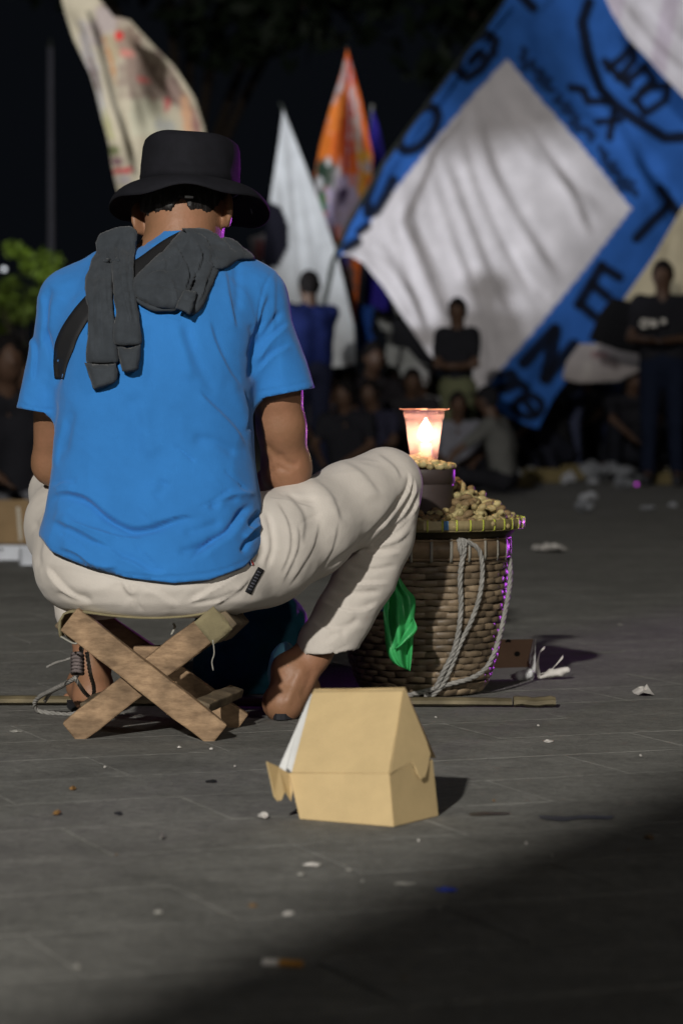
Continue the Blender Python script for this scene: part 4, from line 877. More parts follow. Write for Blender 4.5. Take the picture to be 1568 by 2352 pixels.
# measuring pot with peanuts ----------------------------
PC = (.158, 5.712); M_pot = mat('brown_plastic', (.042, .030, .027), .55, .12, 20, .0004, 200, .4)
pot = thing('measuring_pot', (PC[0], PC[1], .335), 'dark brown round plastic pot standing on the tray, filled with peanuts', 'pot')
def lathe(prof, c, n=56): 
    V = [(c[0]+r_*math.cos(2*math.pi*k/n), c[1]+r_*math.sin(2*math.pi*k/n), z) for r_, z in prof for k in range(n)]
    return V, [(i*n+k, i*n+(k+1) % n, (i+1)*n+(k+1) % n, (i+1)*n+k) for i in range(len(prof)-1) for k in range(n)]
V, F = lathe([(.0, .338), (.063, .338), (.0655, .341), (.0672, .425), (.0672, .428), (.0692, .4285), (.0697, .455), (.069, .457), (.0665, .457), (.0655, .43), (.062, .345), (.0, .344)], PC); mesh_obj('pot_wall', V, F, M_pot, pot)
pl = []
for k in range(400):
    a = rng.uniform(0, 6.28); r_ = .058*math.sqrt(rng.random()); x, y = PC[0]+r_*math.cos(a), PC[1]+r_*math.sin(a); z = .462+.022*(1-r_/.06)*max(0, 1-(x-PC[0])*11)*.9
    if any((x-q[0])**2+(y-q[1])**2 < .0145**2 for q in pl): continue
    if math.hypot(x-CUPX, y-5.712) < .024 if 'CUPX' in globals() else False: continue
    pl.append((x, y)); put_peanut(x, y, z, 'tan peanut piled in the brown pot below the candle cup', 'peanuts piled in the brown pot', .6)
props(mesh_obj('pot_filling', *lathe([(.0, .454), (.064, .450)], PC), PM[2], loc=(PC[0], PC[1], .45)), kind='stuff')
# candle in a plastic cup
KX = pt(973, 1000, 5.712)[0]
cup = thing('candle_cup', (KX, 5.712, .464), 'clear plastic drink cup glowing pink around the lit candle on the pot', 'cup')
m, n_, l_, b_ = newmat('clear_cup_plastic')
b_.inputs['Base Color'].default_value = (.95, .72, .74, 1); b_.inputs['Roughness'].default_value = .18; b_.inputs['Specular IOR Level'].default_value = .6
tr = n_.new('ShaderNodeBsdfTranslucent'); tr.inputs['Color'].default_value = (1, .62, .62, 1); tp = n_.new('ShaderNodeBsdfTransparent')
x1 = n_.new('ShaderNodeMixShader'); x1.inputs[0].default_value = .72; l_.new(b_.outputs[0], x1.inputs[1]); l_.new(tr.outputs[0], x1.inputs[2])
x2 = n_.new('ShaderNodeMixShader'); x2.inputs[0].default_value = .27; l_.new(tp.outputs[0], x2.inputs[1]); l_.new(x1.outputs[0], x2.inputs[2]); l_.new(x2.outputs[0], n_['Material Output'].inputs['Surface']); M_cup = m
V, F = lathe([(.0, .4645), (.022, .4645), (.0262, .470), (.0275, .477), (.0375, .556), (.0385, .5565), (.0405, .562), (.0408, .574), (.0445, .5745)], (KX, 5.712)); mesh_obj('cup_wall', V, F, M_cup, cup)
V, F = lathe([(0, .5762), (.03, .5768), (.043, .5755), (.0475, .5760), (.0505, .5772)], (KX+.001, 5.712), 64)
V = [(x+(.003*math.sin(3*k) if False else 0), y, z+.0011*math.sin(5*math.atan2(y-5.712, x-KX))+.0007*math.sin(9*math.atan2(y-5.712, x-KX)+1)) for k, (x, y, z) in enumerate(V)]
m, n_, l_, b_ = newmat('peeled_film_lid'); b_.inputs['Base Color'].default_value = (.9, .5, .4, 1); b_.inputs['Roughness'].default_value = .4  # candle's orange light is put into the film colour
tr = n_.new('ShaderNodeBsdfTranslucent'); tr.inputs['Color'].default_value = (1, .45, .3, 1); x1 = n_.new('ShaderNodeMixShader'); x1.inputs[0].default_value = .6
l_.new(b_.outputs[0], x1.inputs[1]); l_.new(tr.outputs[0], x1.inputs[2]); l_.new(x1.outputs[0], n_['Material Output'].inputs['Surface'])
mesh_obj('film_lid', V, F, m, cup)
KC = pt(977, 1000, 5.712)[0]
can = thing('candle', (KC, 5.712, .4655), 'short white lit candle standing inside the clear plastic cup', 'candle')
m, n_, l_, b_ = newmat('candle_wax'); b_.inputs['Base Color'].default_value = (.9, .72, .55, 1); b_.inputs['Roughness'].default_value = .4; b_.inputs['Subsurface Weight'].default_value = .6; b_.inputs['Subsurface Radius'].default_value = (.02, .01, .005)
b_.inputs['Emission Color'].default_value = (1, .35, .12, 1); b_.inputs['Emission Strength'].default_value = 1.1  # emission stands in for flame light glowing through the wax
V, F = lathe([(0, .4656), (.0122, .4656), (.0122, .505), (.0112, .5075), (.006, .506), (0, .5055)], (KC, 5.712), 28); mesh_obj('wax', V, F, m, can)
mb = MB(); mb.tube([(KC, 5.712, .505), (KC+.0008, 5.712, .511), (KC+.0015, 5.712, .515)], .0008, 6); mb.build('wick', M_dark, can)
m, n_, l_, b_ = newmat('flame'); em = n_.new('ShaderNodeEmission'); em.inputs['Color'].default_value = (1, .78, .45, 1); em.inputs['Strength'].default_value = 40; l_.new(em.outputs[0], n_['Material Output'].inputs['Surface'])
V, F = lathe([(.0002, .510), (.006, .513), (.0115, .518), (.0140, .526), (.0125, .536), (.0080, .546), (.0030, .554), (.0002, .559)], (KC, 5.712), 20); mesh_obj('flame', V, F, m, can)  # widened shape stands in for the flame's glare
L = lamp('candle_light', 'POINT', (KC, 5.690, .534), (KC, 5.7, 0), .17, (1, .55, .36), shadow_soft_size=.008)

# ------------------------------------------------------------------ plastic bags by the basket
def patch_poly(name, L_, R_, Y, m, nx, ny, foldf, parent=None, loc=None, thick=.0008):
    A = spline(np.array(L_, float), ny); B = spline(np.array(R_, float), ny); V = []
    for i in range(ny):
        for j in range(nx):
            s = j/(nx-1); x = A[i, 0]+(B[i, 0]-A[i, 0])*s; y = A[i, 1]+(B[i, 1]-A[i, 1])*s; V.append(pt(x, y, Y+foldf(s, i/(ny-1))))
    F = [(i*nx+j, (i+1)*nx+j, (i+1)*nx+j+1, i*nx+j+1) for i in range(ny-1) for j in range(nx-1)]
    o = mesh_obj(name, V, F, m, parent, loc=loc); mod(o, 'SOLIDIFY', thickness=thick, offset=0); return o
def film(name, c, transl=.35, transp=.12, rough=.25):
    m, n, l, b = newmat(name); b.inputs['Base Color'].default_value = (*c, 1); b.inputs['Roughness'].default_value = rough; b.inputs['Specular IOR Level'].default_value = .6
    g = n.new('ShaderNodeTexNoise'); g.inputs['Scale'].default_value = 30; g.inputs['Detail'].default_value = 3; tcx = n.new('ShaderNodeTexCoord'); l.new(tcx.outputs['Object'], g.inputs['Vector']); u = n.new('ShaderNodeBump'); u.inputs['Distance'].default_value = .004; l.new(g.outputs['Fac'], u.inputs['Height']); l.new(u.outputs[0], b.inputs['Normal'])
    t = n.new('ShaderNodeBsdfTranslucent'); t.inputs['Color'].default_value = (*c, 1); p = n.new('ShaderNodeBsdfTransparent'); p.inputs['Color'].default_value = (*[min(1, x*2+.2) for x in c], 1)
    a = n.new('ShaderNodeMixShader'); a.inputs[0].default_value = transl; l.new(b.outputs[0], a.inputs[1]); l.new(t.outputs[0], a.inputs[2])
    d = n.new('ShaderNodeMixShader'); d.inputs[0].default_value = 1-transp; l.new(p.outputs[0], d.inputs[1]); l.new(a.outputs[0], d.inputs[2]); l.new(d.outputs[0], n['Material Output'].inputs['Surface']); return m
M_green = film('green_film', (.10, .64, .22), .5, .1, .3); 
gb = thing('green_bag', pt(915, 1430, 5.48), 'thin green plastic bag hanging down the left side of the basket', 'plastic bag')
ff = lambda s, t: .012*math.sin(s*7+t*2.5)*(.4+.6*t)+.006*math.sin(s*15-t*4)+.010*math.sin(t*6+s*2)
patch_poly('bag_front', [(905, 1318), (890, 1350), (880, 1400), (883, 1450), (888, 1495), (900, 1520), (912, 1528)], [(912, 1318), (934, 1352), (953, 1376), (951, 1420), (949, 1460), (946, 1500), (941, 1541)], 5.47, M_green, 22, 40, ff, gb)
patch_poly('bag_fold', [(945, 1420), (930, 1450), (905, 1492)], [(948, 1418), (957, 1446), (932, 1476)], 5.445, M_green, 8, 14, lambda s, t: .008*math.sin(s*4+t*3), gb)
M_blue = film('blue_film', (.10, .22, .55), .2, .05); M_pw = mat('white_print', (.55, .6, .7), .5)
bp = thing('blue_packet', pt(885, 1370, 5.6), 'blue printed plastic packet tucked between the knee and the basket', 'packet')
patch_poly('packet_film', [(885, 1318), (870, 1360), (852, 1398)], [(912, 1322), (902, 1370), (884, 1406)], 5.56, M_blue, 10, 14, lambda s, t: .005*math.sin(s*8+t*5), bp)
for k in range(5): mb = MB(); mb.beam(pt(868-k*2.2, 1365+k*7, 5.552), pt(892-k*3.5, 1371+k*7, 5.552), .0015, .0006); mb.build('print_line', M_pw, bp)
# dark plastic sack; smaller blue lump carries a lit patch in its colour
f = Field((-.30, 5.62, -.01), (-.02, 6.0, .30), .006)
f.ell(pt(560, 1500, 5.80), (.105, .10, .14), .0); f.ell(pt(500, 1430, 5.82), (.06, .08, .07), .03); f.ell(pt(640, 1470, 5.82), (.06, .08, .10), .03); f.ell(pt(600, 1390, 5.82), (.035, .04, .06), .03)
V, Q = f.mesh(); V = V+normals(V, Q)*(vnoise(V, 28, 31)*.007+vnoise(V, 60, 32)*.003)[:, None]; V[:, 2] = np.maximum(V[:, 2], .001)
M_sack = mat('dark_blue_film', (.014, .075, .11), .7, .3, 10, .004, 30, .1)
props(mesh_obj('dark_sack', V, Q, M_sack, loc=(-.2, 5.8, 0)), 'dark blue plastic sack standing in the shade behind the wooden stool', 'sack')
f = Field((-.20, 5.22, -.01), (-.05, 5.50, .18), .0045); f.ell(pt(648, 1532, 5.36), (.026, .03, .034), 0); f.ell(pt(655, 1512, 5.37), (.018, .02, .030), .02); f.ell(pt(648, 1572, 5.36), (.026, .03, .03), .02)
V, Q = f.mesh(); V = V+normals(V, Q)*(vnoise(V, 50, 33)*.004)[:, None]
props(mesh_obj('lit_blue_lump', V, Q, film('lit_blue_film', (.25, .70, .9), .3, .0, .5), loc=(-.12, 5.6, 0)), 'small light blue plastic bag on the ground beside the seated person\'s heel', 'plastic bag')

# ------------------------------------------------------------------ cardboard food box in front
def card(name, outer, inner):
    m, n, l, b = newmat(name); ge = n.new('ShaderNodeNewGeometry'); tc = n.new('ShaderNodeTexCoord')
    nz = n.new('ShaderNodeTexNoise'); nz.inputs['Scale'].default_value = 22; nz.inputs['Detail'].default_value = 6; l.new(tc.outputs['Object'], nz.inputs['Vector'])
    mr = n.new('ShaderNodeMapRange'); mr.inputs['To Min'].default_value = .86; mr.inputs['To Max'].default_value = 1.1; mr.inputs['From Min'].default_value = .3; mr.inputs['From Max'].default_value = .7; l.new(nz.outputs['Fac'], mr.inputs['Value'])
    mx = n.new('ShaderNodeMix'); mx.data_type = 'RGBA'; mx.inputs[6].default_value = (*outer, 1); mx.inputs[7].default_value = (*inner, 1)
    l.new(ge.outputs['Backfacing'], mx.inputs[0]); s = n.new('ShaderNodeVectorMath'); s.operation = 'SCALE'; l.new(mx.outputs[2], s.inputs[0]); l.new(mr.outputs[0], s.inputs['Scale']); l.new(s.outputs[0], b.inputs['Base Color'])
    b.inputs['Roughness'].default_value = .65; b.inputs['Specular IOR Level'].default_value = .25; n2 = n.new('ShaderNodeTexNoise'); n2.inputs['Scale'].default_value = 260; l.new(tc.outputs['Object'], n2.inputs['Vector'])
    u = n.new('ShaderNodeBump'); u.inputs['Distance'].default_value = .0004; l.new(n2.outputs['Fac'], u.inputs['Height']); n5 = n.new('ShaderNodeTexNoise'); n5.inputs['Scale'].default_value = 9; n5.inputs['Detail'].default_value = 1; l.new(tc.outputs['Object'], n5.inputs['Vector']); u5 = n.new('ShaderNodeBump'); u5.inputs['Distance'].default_value = .012; l.new(n5.outputs['Fac'], u5.inputs['Height']); l.new(u.outputs[0], u5.inputs['Normal']); l.new(u5.outputs[0], b.inputs['Normal']); return m
M_kraft = mat('kraft_board', (.55, .41, .21), .65, .07, 18, .0004, 260, .25); M_boardw = mat('white_board', (.62, .62, .60), .6, .06, 18)
fb = thing('food_box', gnd(850, 1885), 'tan cardboard takeaway box standing half open on the ground, nearest the camera', 'box')
def panel(name, P3, m, parent, t=.0014, ns=8, bow=0.0, inward=None):
    """card panel from a 3D outline with a slight bow; fan-subdivided"""
    import mathutils
    P3 = [Vector(p) for p in P3]; tr_ = mathutils.geometry.tessellate_polygon([P3]); V = [tuple(p) for p in P3]
    bm = _b.new(); vs = [bm.verts.new(v) for v in V]
    try: fc = bm.faces.new(vs)
    except Exception: pass
    _b.ops.triangulate(bm, faces=bm.faces[:]); nrm = mathutils.geometry.normal(P3[:4] if len(P3) > 3 else P3)
    for _ in range(4): _b.ops.subdivide_edges(bm, edges=[e for e in bm.edges if e.calc_length() > .012], cuts=1)
    c = sum(P3, Vector())/len(P3); R_ = max((p-c).length for p in P3)
    for v in bm.verts:
        d = (v.co-c).length/R_; v.co += nrm*(bow*(1-d*d))
    V = [tuple(v.co) for v in bm.verts]; ix = {v: i for i, v in enumerate(bm.verts)}; F = [tuple(ix[v] for v in f_.verts) for f_ in bm.faces]; bm.free()
    o = mesh_obj(name, V, F, m, parent, smooth=False); mod(o, 'SOLIDIFY', thickness=t, offset=0); return o
def onp(x, y, A, B, C_):
    A, B, C_ = np.array(A), np.array(B), np.array(C_); n_ = np.cross(B-A, C_-A); o_ = np.array([0, 0, CAMH]); d_ = np.array(pt(x, y, 4.0))-o_; return tuple(o_+d_*(np.dot(n_, A-o_)/np.dot(n_, d_)))
G = lambda x, y: gnd(x, y, .001)
fl, fm, fr = G(689, 1880), G(903, 1898), G(1005, 1873)
yl, ym, yr = fl[1], fm[1], fr[1]
tm = pt(893, 1777, ym+.006); tl = onp(665, 1776, fl, fm, tm)
bl = (fl[0]+.055, yl+.115, .001); tbl = (bl[0]-.02, bl[1]+.01, .078)
panel('front_wall', [fl, fm, tm, tl], M_kraft, fb)
n1 = pt(944, 1750, (ym+yr)/2+.0075); n2 = pt(952, 1762, (ym+yr)/2+.0085); n3 = pt(962, 1778, (ym+yr)/2+.010); n4 = pt(975, 1772, yr); 
sw_ = lambda x, y: onp(x, y, fm, fr, tm)
trr = sw_(992, 1745)
panel('side_wall', [fm, fr, trr, sw_(982, 1752), sw_(972, 1782), sw_(964, 1786), sw_(957, 1780), sw_(948, 1762), sw_(942, 1750), tm], M_kraft, fb)
panel('side_wall', [fl, bl, tbl, tl], M_kraft, fb); panel('back_wall', [bl, fr, trr, tbl], M_kraft, fb); panel('base', [fl, fm, fr, bl], M_kraft, fb)
Yr = ym+.115; rr2 = pt(924, 1589, Yr); rl = onp(718, 1592, tl, tm, rr2)
tl2 = (tl[0]+.003, tl[1]-.0012, tl[2]-.001); tm2 = tm
lf_ = lambda x, y: onp(x, y, tm2, rr2, rl)
panel('lid_front', [lf_(670, 1775), tm2, rr2, rl], M_kraft, fb)
panel('lid_ridge', [rl, rr2, pt(930, 1580, Yr+.014), pt(795, 1583.5, (Yr+rl[1])/2+.014), pt(722, 1583, rl[1]+.014)], M_kraft, fb)
panel('lid_back', [pt(722, 1583, rl[1]+.014), pt(930, 1580, Yr+.014), pt(1000, 1740, Yr+.09), pt(760, 1745, Yr+.10)], M_kraft, fb)
P3_ = pt(987, 1731, yr+.004); tm3 = (tm2[0]+.0012, tm2[1]-.0012, tm2[2]); ls_ = lambda x, y: onp(x, y, tm3, rr2, P3_)
panel('lid_side', [tm3, rr2, ls_(930, 1581), ls_(944, 1618), ls_(962, 1662), ls_(978, 1702), ls_(987, 1731), ls_(981, 1765), ls_(975, 1784), ls_(966, 1789), ls_(958, 1778), ls_(951, 1760), ls_(943, 1749)], M_kraft, fb)
panel('lid_flap_inside', [pt(716, 1594, rl[1]+.004), pt(706, 1612, rl[1]+.008), pt(688, 1655, (rl[1]+yl)/2+.03), pt(641, 1762, yl+.034), pt(655, 1772, yl+.028), pt(660, 1764, yl+.026), pt(672, 1777, yl+.016)], M_boardw, fb)
panel('side_flap', [pt(664, 1777, yl+.012), pt(640, 1762, yl-.004), pt(612, 1749, yl-.03), pt(622, 1795, yl-.028), pt(629, 1829, yl-.027), pt(637, 1840, yl-.024), pt(646, 1838, yl-.018), pt(651, 1825, yl-.012), pt(655, 1818, yl-.006), pt(668, 1840, yl+.004), pt(672, 1815, yl+.006)], M_kraft, fb)

# opened box and wrapper right of the basket
ob = thing('opened_box', gnd(1165, 1560), 'opened brown and white food box lying on its side right of the basket', 'box')
Yo = gnd(1165, 1562)[1]
panel('box_floor', [pt(1095, 1538, Yo+.02), pt(1214, 1534, Yo+.03), pt(1227, 1468, Yo+.05), pt(1110, 1470, Yo+.05)], mat('brown_board', (.30, .185, .11), .6, .1, 20), ob)
panel('box_side', [pt(1090, 1562, Yo), pt(1222, 1562, Yo), pt(1228, 1545, Yo+.01), pt(1216, 1534, Yo+.028), pt(1092, 1538, Yo+.018)], M_boardw, ob, bow=.002)
panel('box_end', [pt(1216, 1534, Yo+.028), pt(1228, 1545, Yo+.005), pt(1229, 1468, Yo+.045), pt(1224, 1468, Yo+.05), pt(1213, 1515, Yo+.035)], M_boardw, ob)
for x, y in ((1166, 1474), (1187, 1502), (1119, 1502)):
    mb = MB(); c = np.array(pt(x, y, Yo+.04-.0025*(1 if y > 1480 else -3))); mb.add([c]+[c+[.0062*math.cos(a), -.0004, .0055*math.sin(a)] for a in np.linspace(0, 2*math.pi, 15)[:-1]], [(0, 1+(k+1) % 14, 1+k) for k in range(14)]); mb.build('punched_hole', mat('hole_shadow', (.02, .018, .015), .9), ob)  # dark discs paint the shade inside the holes
f = Field((.33, 5.95, -.005), (.52, 6.2, .06), .0028); 
f.chain([(*pt(1190, 1552, Yo-.005), .010), (*pt(1212, 1548, Yo-.008), .011), (*pt(1221, 1556, Yo), .006)], .008)
V, Q = f.mesh(); V = V+normals(V, Q)*(vnoise(V, 90, 41)*.004)[:, None]; props(mesh_obj('crumpled_wrapper', V, Q, film('clear_wrap', (.75, .75, .75), .2, .1, .15), loc=gnd(1205, 1560)), 'shiny crumpled clear wrapper lying in the opened brown and white box', 'wrapper')
wp = thing('torn_paper', gnd(1262, 1556), 'twisted white paper strips and peel on the ground right of the opened box', 'paper')
mb = MB(); M_pap = mat('paper_scrap', (.55, .52, .48), .7, .12, 30)
def ribbon(P, w, name, m, parent, up=(0, 0, 1)):
    C = spline([pt(*p) for p in P], 24); V = []
    for i, c in enumerate(C): u = i/23; t = u*1.5; V += [c+np.array([math.cos(t), .4, math.sin(t)])*w/2*(1-.4*u), c-np.array([math.cos(t), .4, math.sin(t)])*w/2*(1-.4*u)]
    V = np.array(V); V[:, 2] = np.maximum(V[:, 2], .001); o = mesh_obj(name, V, [(2*i, 2*i+1, 2*i+3, 2*i+2) for i in range(23)], m, parent); mod(o, 'SOLIDIFY', thickness=.001, offset=0)
ribbon([(1238, 1558, Yo), (1233, 1530, Yo), (1238, 1500, Yo), (1250, 1487, Yo)], .009, 'paper_strip', M_pap, wp); ribbon([(1240, 1548, Yo), (1262, 1540, Yo), (1280, 1522, Yo), (1292, 1508, Yo)], .012, 'paper_strip', M_pap, wp)
f = Field((.40, 5.95, -.005), (.52, 6.2, .05), .0028); f.chain([(*pt(1240, 1556, Yo), .004), (*pt(1265, 1547, Yo), .009), (*pt(1285, 1545, Yo), .008), (*pt(1302, 1538, Yo), .006)], .006, sy=1.3)
V, Q = f.mesh(); V = V+normals(V, Q)*(vnoise(V, 70, 42)*.003)[:, None]; mesh_obj('peel', V, Q, M_pap, wp)

# ------------------------------------------------------------------ litter
def scrap(x, y, wpx, hpx, m, label, cat, name='paper_scrap', thick=.002, seed=None, stuff=None, group=None, rise=.0):
    c = np.array(gnd(x, y)); s = c[1]/6533; r = np.random.default_rng(seed or int(x*7+y)); n = 10; w = wpx*s/2; d = hpx*s/2*c[1]/CAMH*.75; V = []
    for i, rr_ in enumerate((1.0, .6, .25)):
        for k in range(n):
            a = 2*math.pi*k/n; q = rr_*(1+.28*math.sin(2*a+r.uniform(0, 6))+r.normal(0, .1)); V.append((c[0]+w*q*math.cos(a), c[1]+d*q*math.sin(a), .0008+thick*(1-rr_)*(.5+r.random())+abs(r.normal(0, thick*.4))))
    V.append((c[0], c[1], .001+thick)); F = [(i*n+k, i*n+(k+1) % n, (i+1)*n+(k+1) % n, (i+1)*n+k) for i in range(2) for k in range(n)]+[(2*n+k, 2*n+(k+1) % n, 3*n) for k in range(n)]
    o = mesh_obj(name, V, F, m, loc=tuple(c), smooth=False); mod(o, 'SOLIDIFY', thickness=.0008, offset=1); return props(o, label, cat, group)
M_leaf = mat('dry_leaf', (.22, .12, .04), .8, .3, 60); M_bluesc = mat('blue_scrap', (.02, .05, .4), .6); M_pale = mat('pale_scrap', (.29, .28, .25), .8, .2, 60); M_brown = mat('brown_scrap', (.16, .10, .05), .8, .2, 60)
scrap(605, 1880, 26, 7, M_pap, 'small white scrap of paper left of the cardboard box in front', 'scrap', thick=.006)
scrap(720, 1989, 46, 6, M_pap, 'flat white paper shred on the pavement below the cardboard box', 'scrap')
scrap(1025, 2047, 50, 9, M_bluesc, 'blue plastic shred at the edge of the shadow in the foreground', 'scrap', name='plastic_shred')
scrap(690, 2012, 20, 5, M_pale, 'pale scrap just under the flat white paper shred', 'scrap'); scrap(800, 2002, 16, 4, M_pale, 'pale scrap right of the flat white paper shred', 'scrap')
scrap(922, 2033, 44, 6, M_pale, 'long pale scrap left of the blue shred', 'scrap'); scrap(660, 2102, 26, 8, M_pap, 'rounded white scrap on the shadow edge, low in the picture', 'scrap')
scrap(365, 2098, 18, 8, M_pale, 'pale speck of litter in the lower left pavement', 'scrap'); scrap(176, 2224, 18, 14, M_pale, 'round pale spot of gum low on the left', 'gum', name='chewing_gum', thick=.001)
scrap(168, 1814, 14, 7, M_leaf, 'small orange leaf bit left of the box shadow', 'leaf', name='leaf_scrap', thick=.004); scrap(130, 1872, 18, 7, M_leaf, 'brown leaf bit far left below the orange one', 'leaf', name='leaf_scrap', thick=.004)
scrap(486, 1797, 26, 6, mat('black_scrap', (.012, .012, .012), .8), 'black sliver of litter right below the stool', 'scrap', name='black_sliver'); scrap(272, 1871, 22, 7, M_dark, 'dark stain-like scrap left of the box shadow', 'scrap')
scrap(1478, 1595, 50, 16, M_pap, 'curled white peel on the right side of the pavement', 'peel', name='fruit_peel', thick=.012); scrap(1264, 1264, 70, 12, M_pap, 'crumpled white paper on the dark pavement right of the basket', 'scrap', thick=.02)
scrap(1258, 1704, 22, 5, M_pap, 'white fleck right of the pole end', 'scrap'); scrap(1422, 1436, 14, 5, M_pale, 'pale fleck far right of the basket', 'scrap'); scrap(37, 1682, 30, 4, M_pale, 'thin pale shred left of the stool foot', 'scrap')
scrap(1000, 1650, 5, 2, M_pap, 'tiny white fleck behind the cardboard box', 'scrap'); scrap(412, 1719, 8, 3, M_pap, 'tiny white fleck under the stool', 'scrap'); scrap(485, 1722, 8, 3, M_pap, 'tiny white fleck by the right stool foot', 'scrap')
scrap(372, 1928, 7, 8, M_pale, 'tiny upright pale fleck in the middle left', 'scrap', thick=.006); scrap(1470, 1738, 6, 4, M_pap, 'tiny white fleck on the far right', 'scrap'); scrap(1490, 1925, 22, 10, M_brown, 'dull brown leaf on the right inside the shadow', 'leaf', name='leaf_scrap')
scrap(580, 2083, 20, 9, M_brown, 'dull brown leaf bit left of the rounded white scrap', 'leaf', name='leaf_scrap')
for k in range(15):
    x, y = rng.uniform(0, 1500), rng.uniform(1640, 2330); 
    if 600 < x < 1010 and y < 1900: continue
    scrap(x, y, rng.uniform(3, 6), rng.uniform(1.5, 3), (M_pale, M_pap, M_brown)[k % 3], 'tiny fleck of grit on the pavement', 'grit', name='grit_fleck', group='grit flecks on the pavement', thick=.002)
# cigarette end
cb = thing('cigarette_butt', gnd(648, 2212), 'cigarette end with an orange filter on the shaded foreground pavement', 'cigarette')
a, b2 = np.array(gnd(604, 2209, .004)), np.array(gnd(694, 2214, .004)); mdp = a+(b2-a)*.42
mb = MB(); mb.tube([a, mdp], .0038, 12); mb.build('paper_tube', M_pap, cb); mb = MB(); mb.tube([mdp, b2], .0039, 12); mb.build('filter', mat('orange_filter', (.42, .20, .04), .8, .3, 90), cb)
# wet dark stains (thin films of spilled drink)
M_wet = mat('spilled_drink', (.030, .028, .026), .35, .2, 30, spec=.5)
def stain(P, name, label):
    C = np.array([gnd(x, y, .0014) for x, y in P]); c = C.mean(0); o = mesh_obj(name, np.vstack([C, c]), [(i, (i+1) % len(P), len(P)) for i in range(len(P))], M_wet, loc=tuple(c), smooth=False); props(o, label, 'stain')
stain([(1075, 1868), (1110, 1864), (1168, 1866), (1170, 1870), (1120, 1872), (1080, 1873)], 'stain', 'thin dark stain trailing right of the cardboard box shadow')
stain([(1235, 1872), (1300, 1875), (1345, 1872), (1410, 1874), (1400, 1881), (1330, 1880), (1290, 1886), (1240, 1880)], 'stain', 'long dark stain on the pavement to the right')
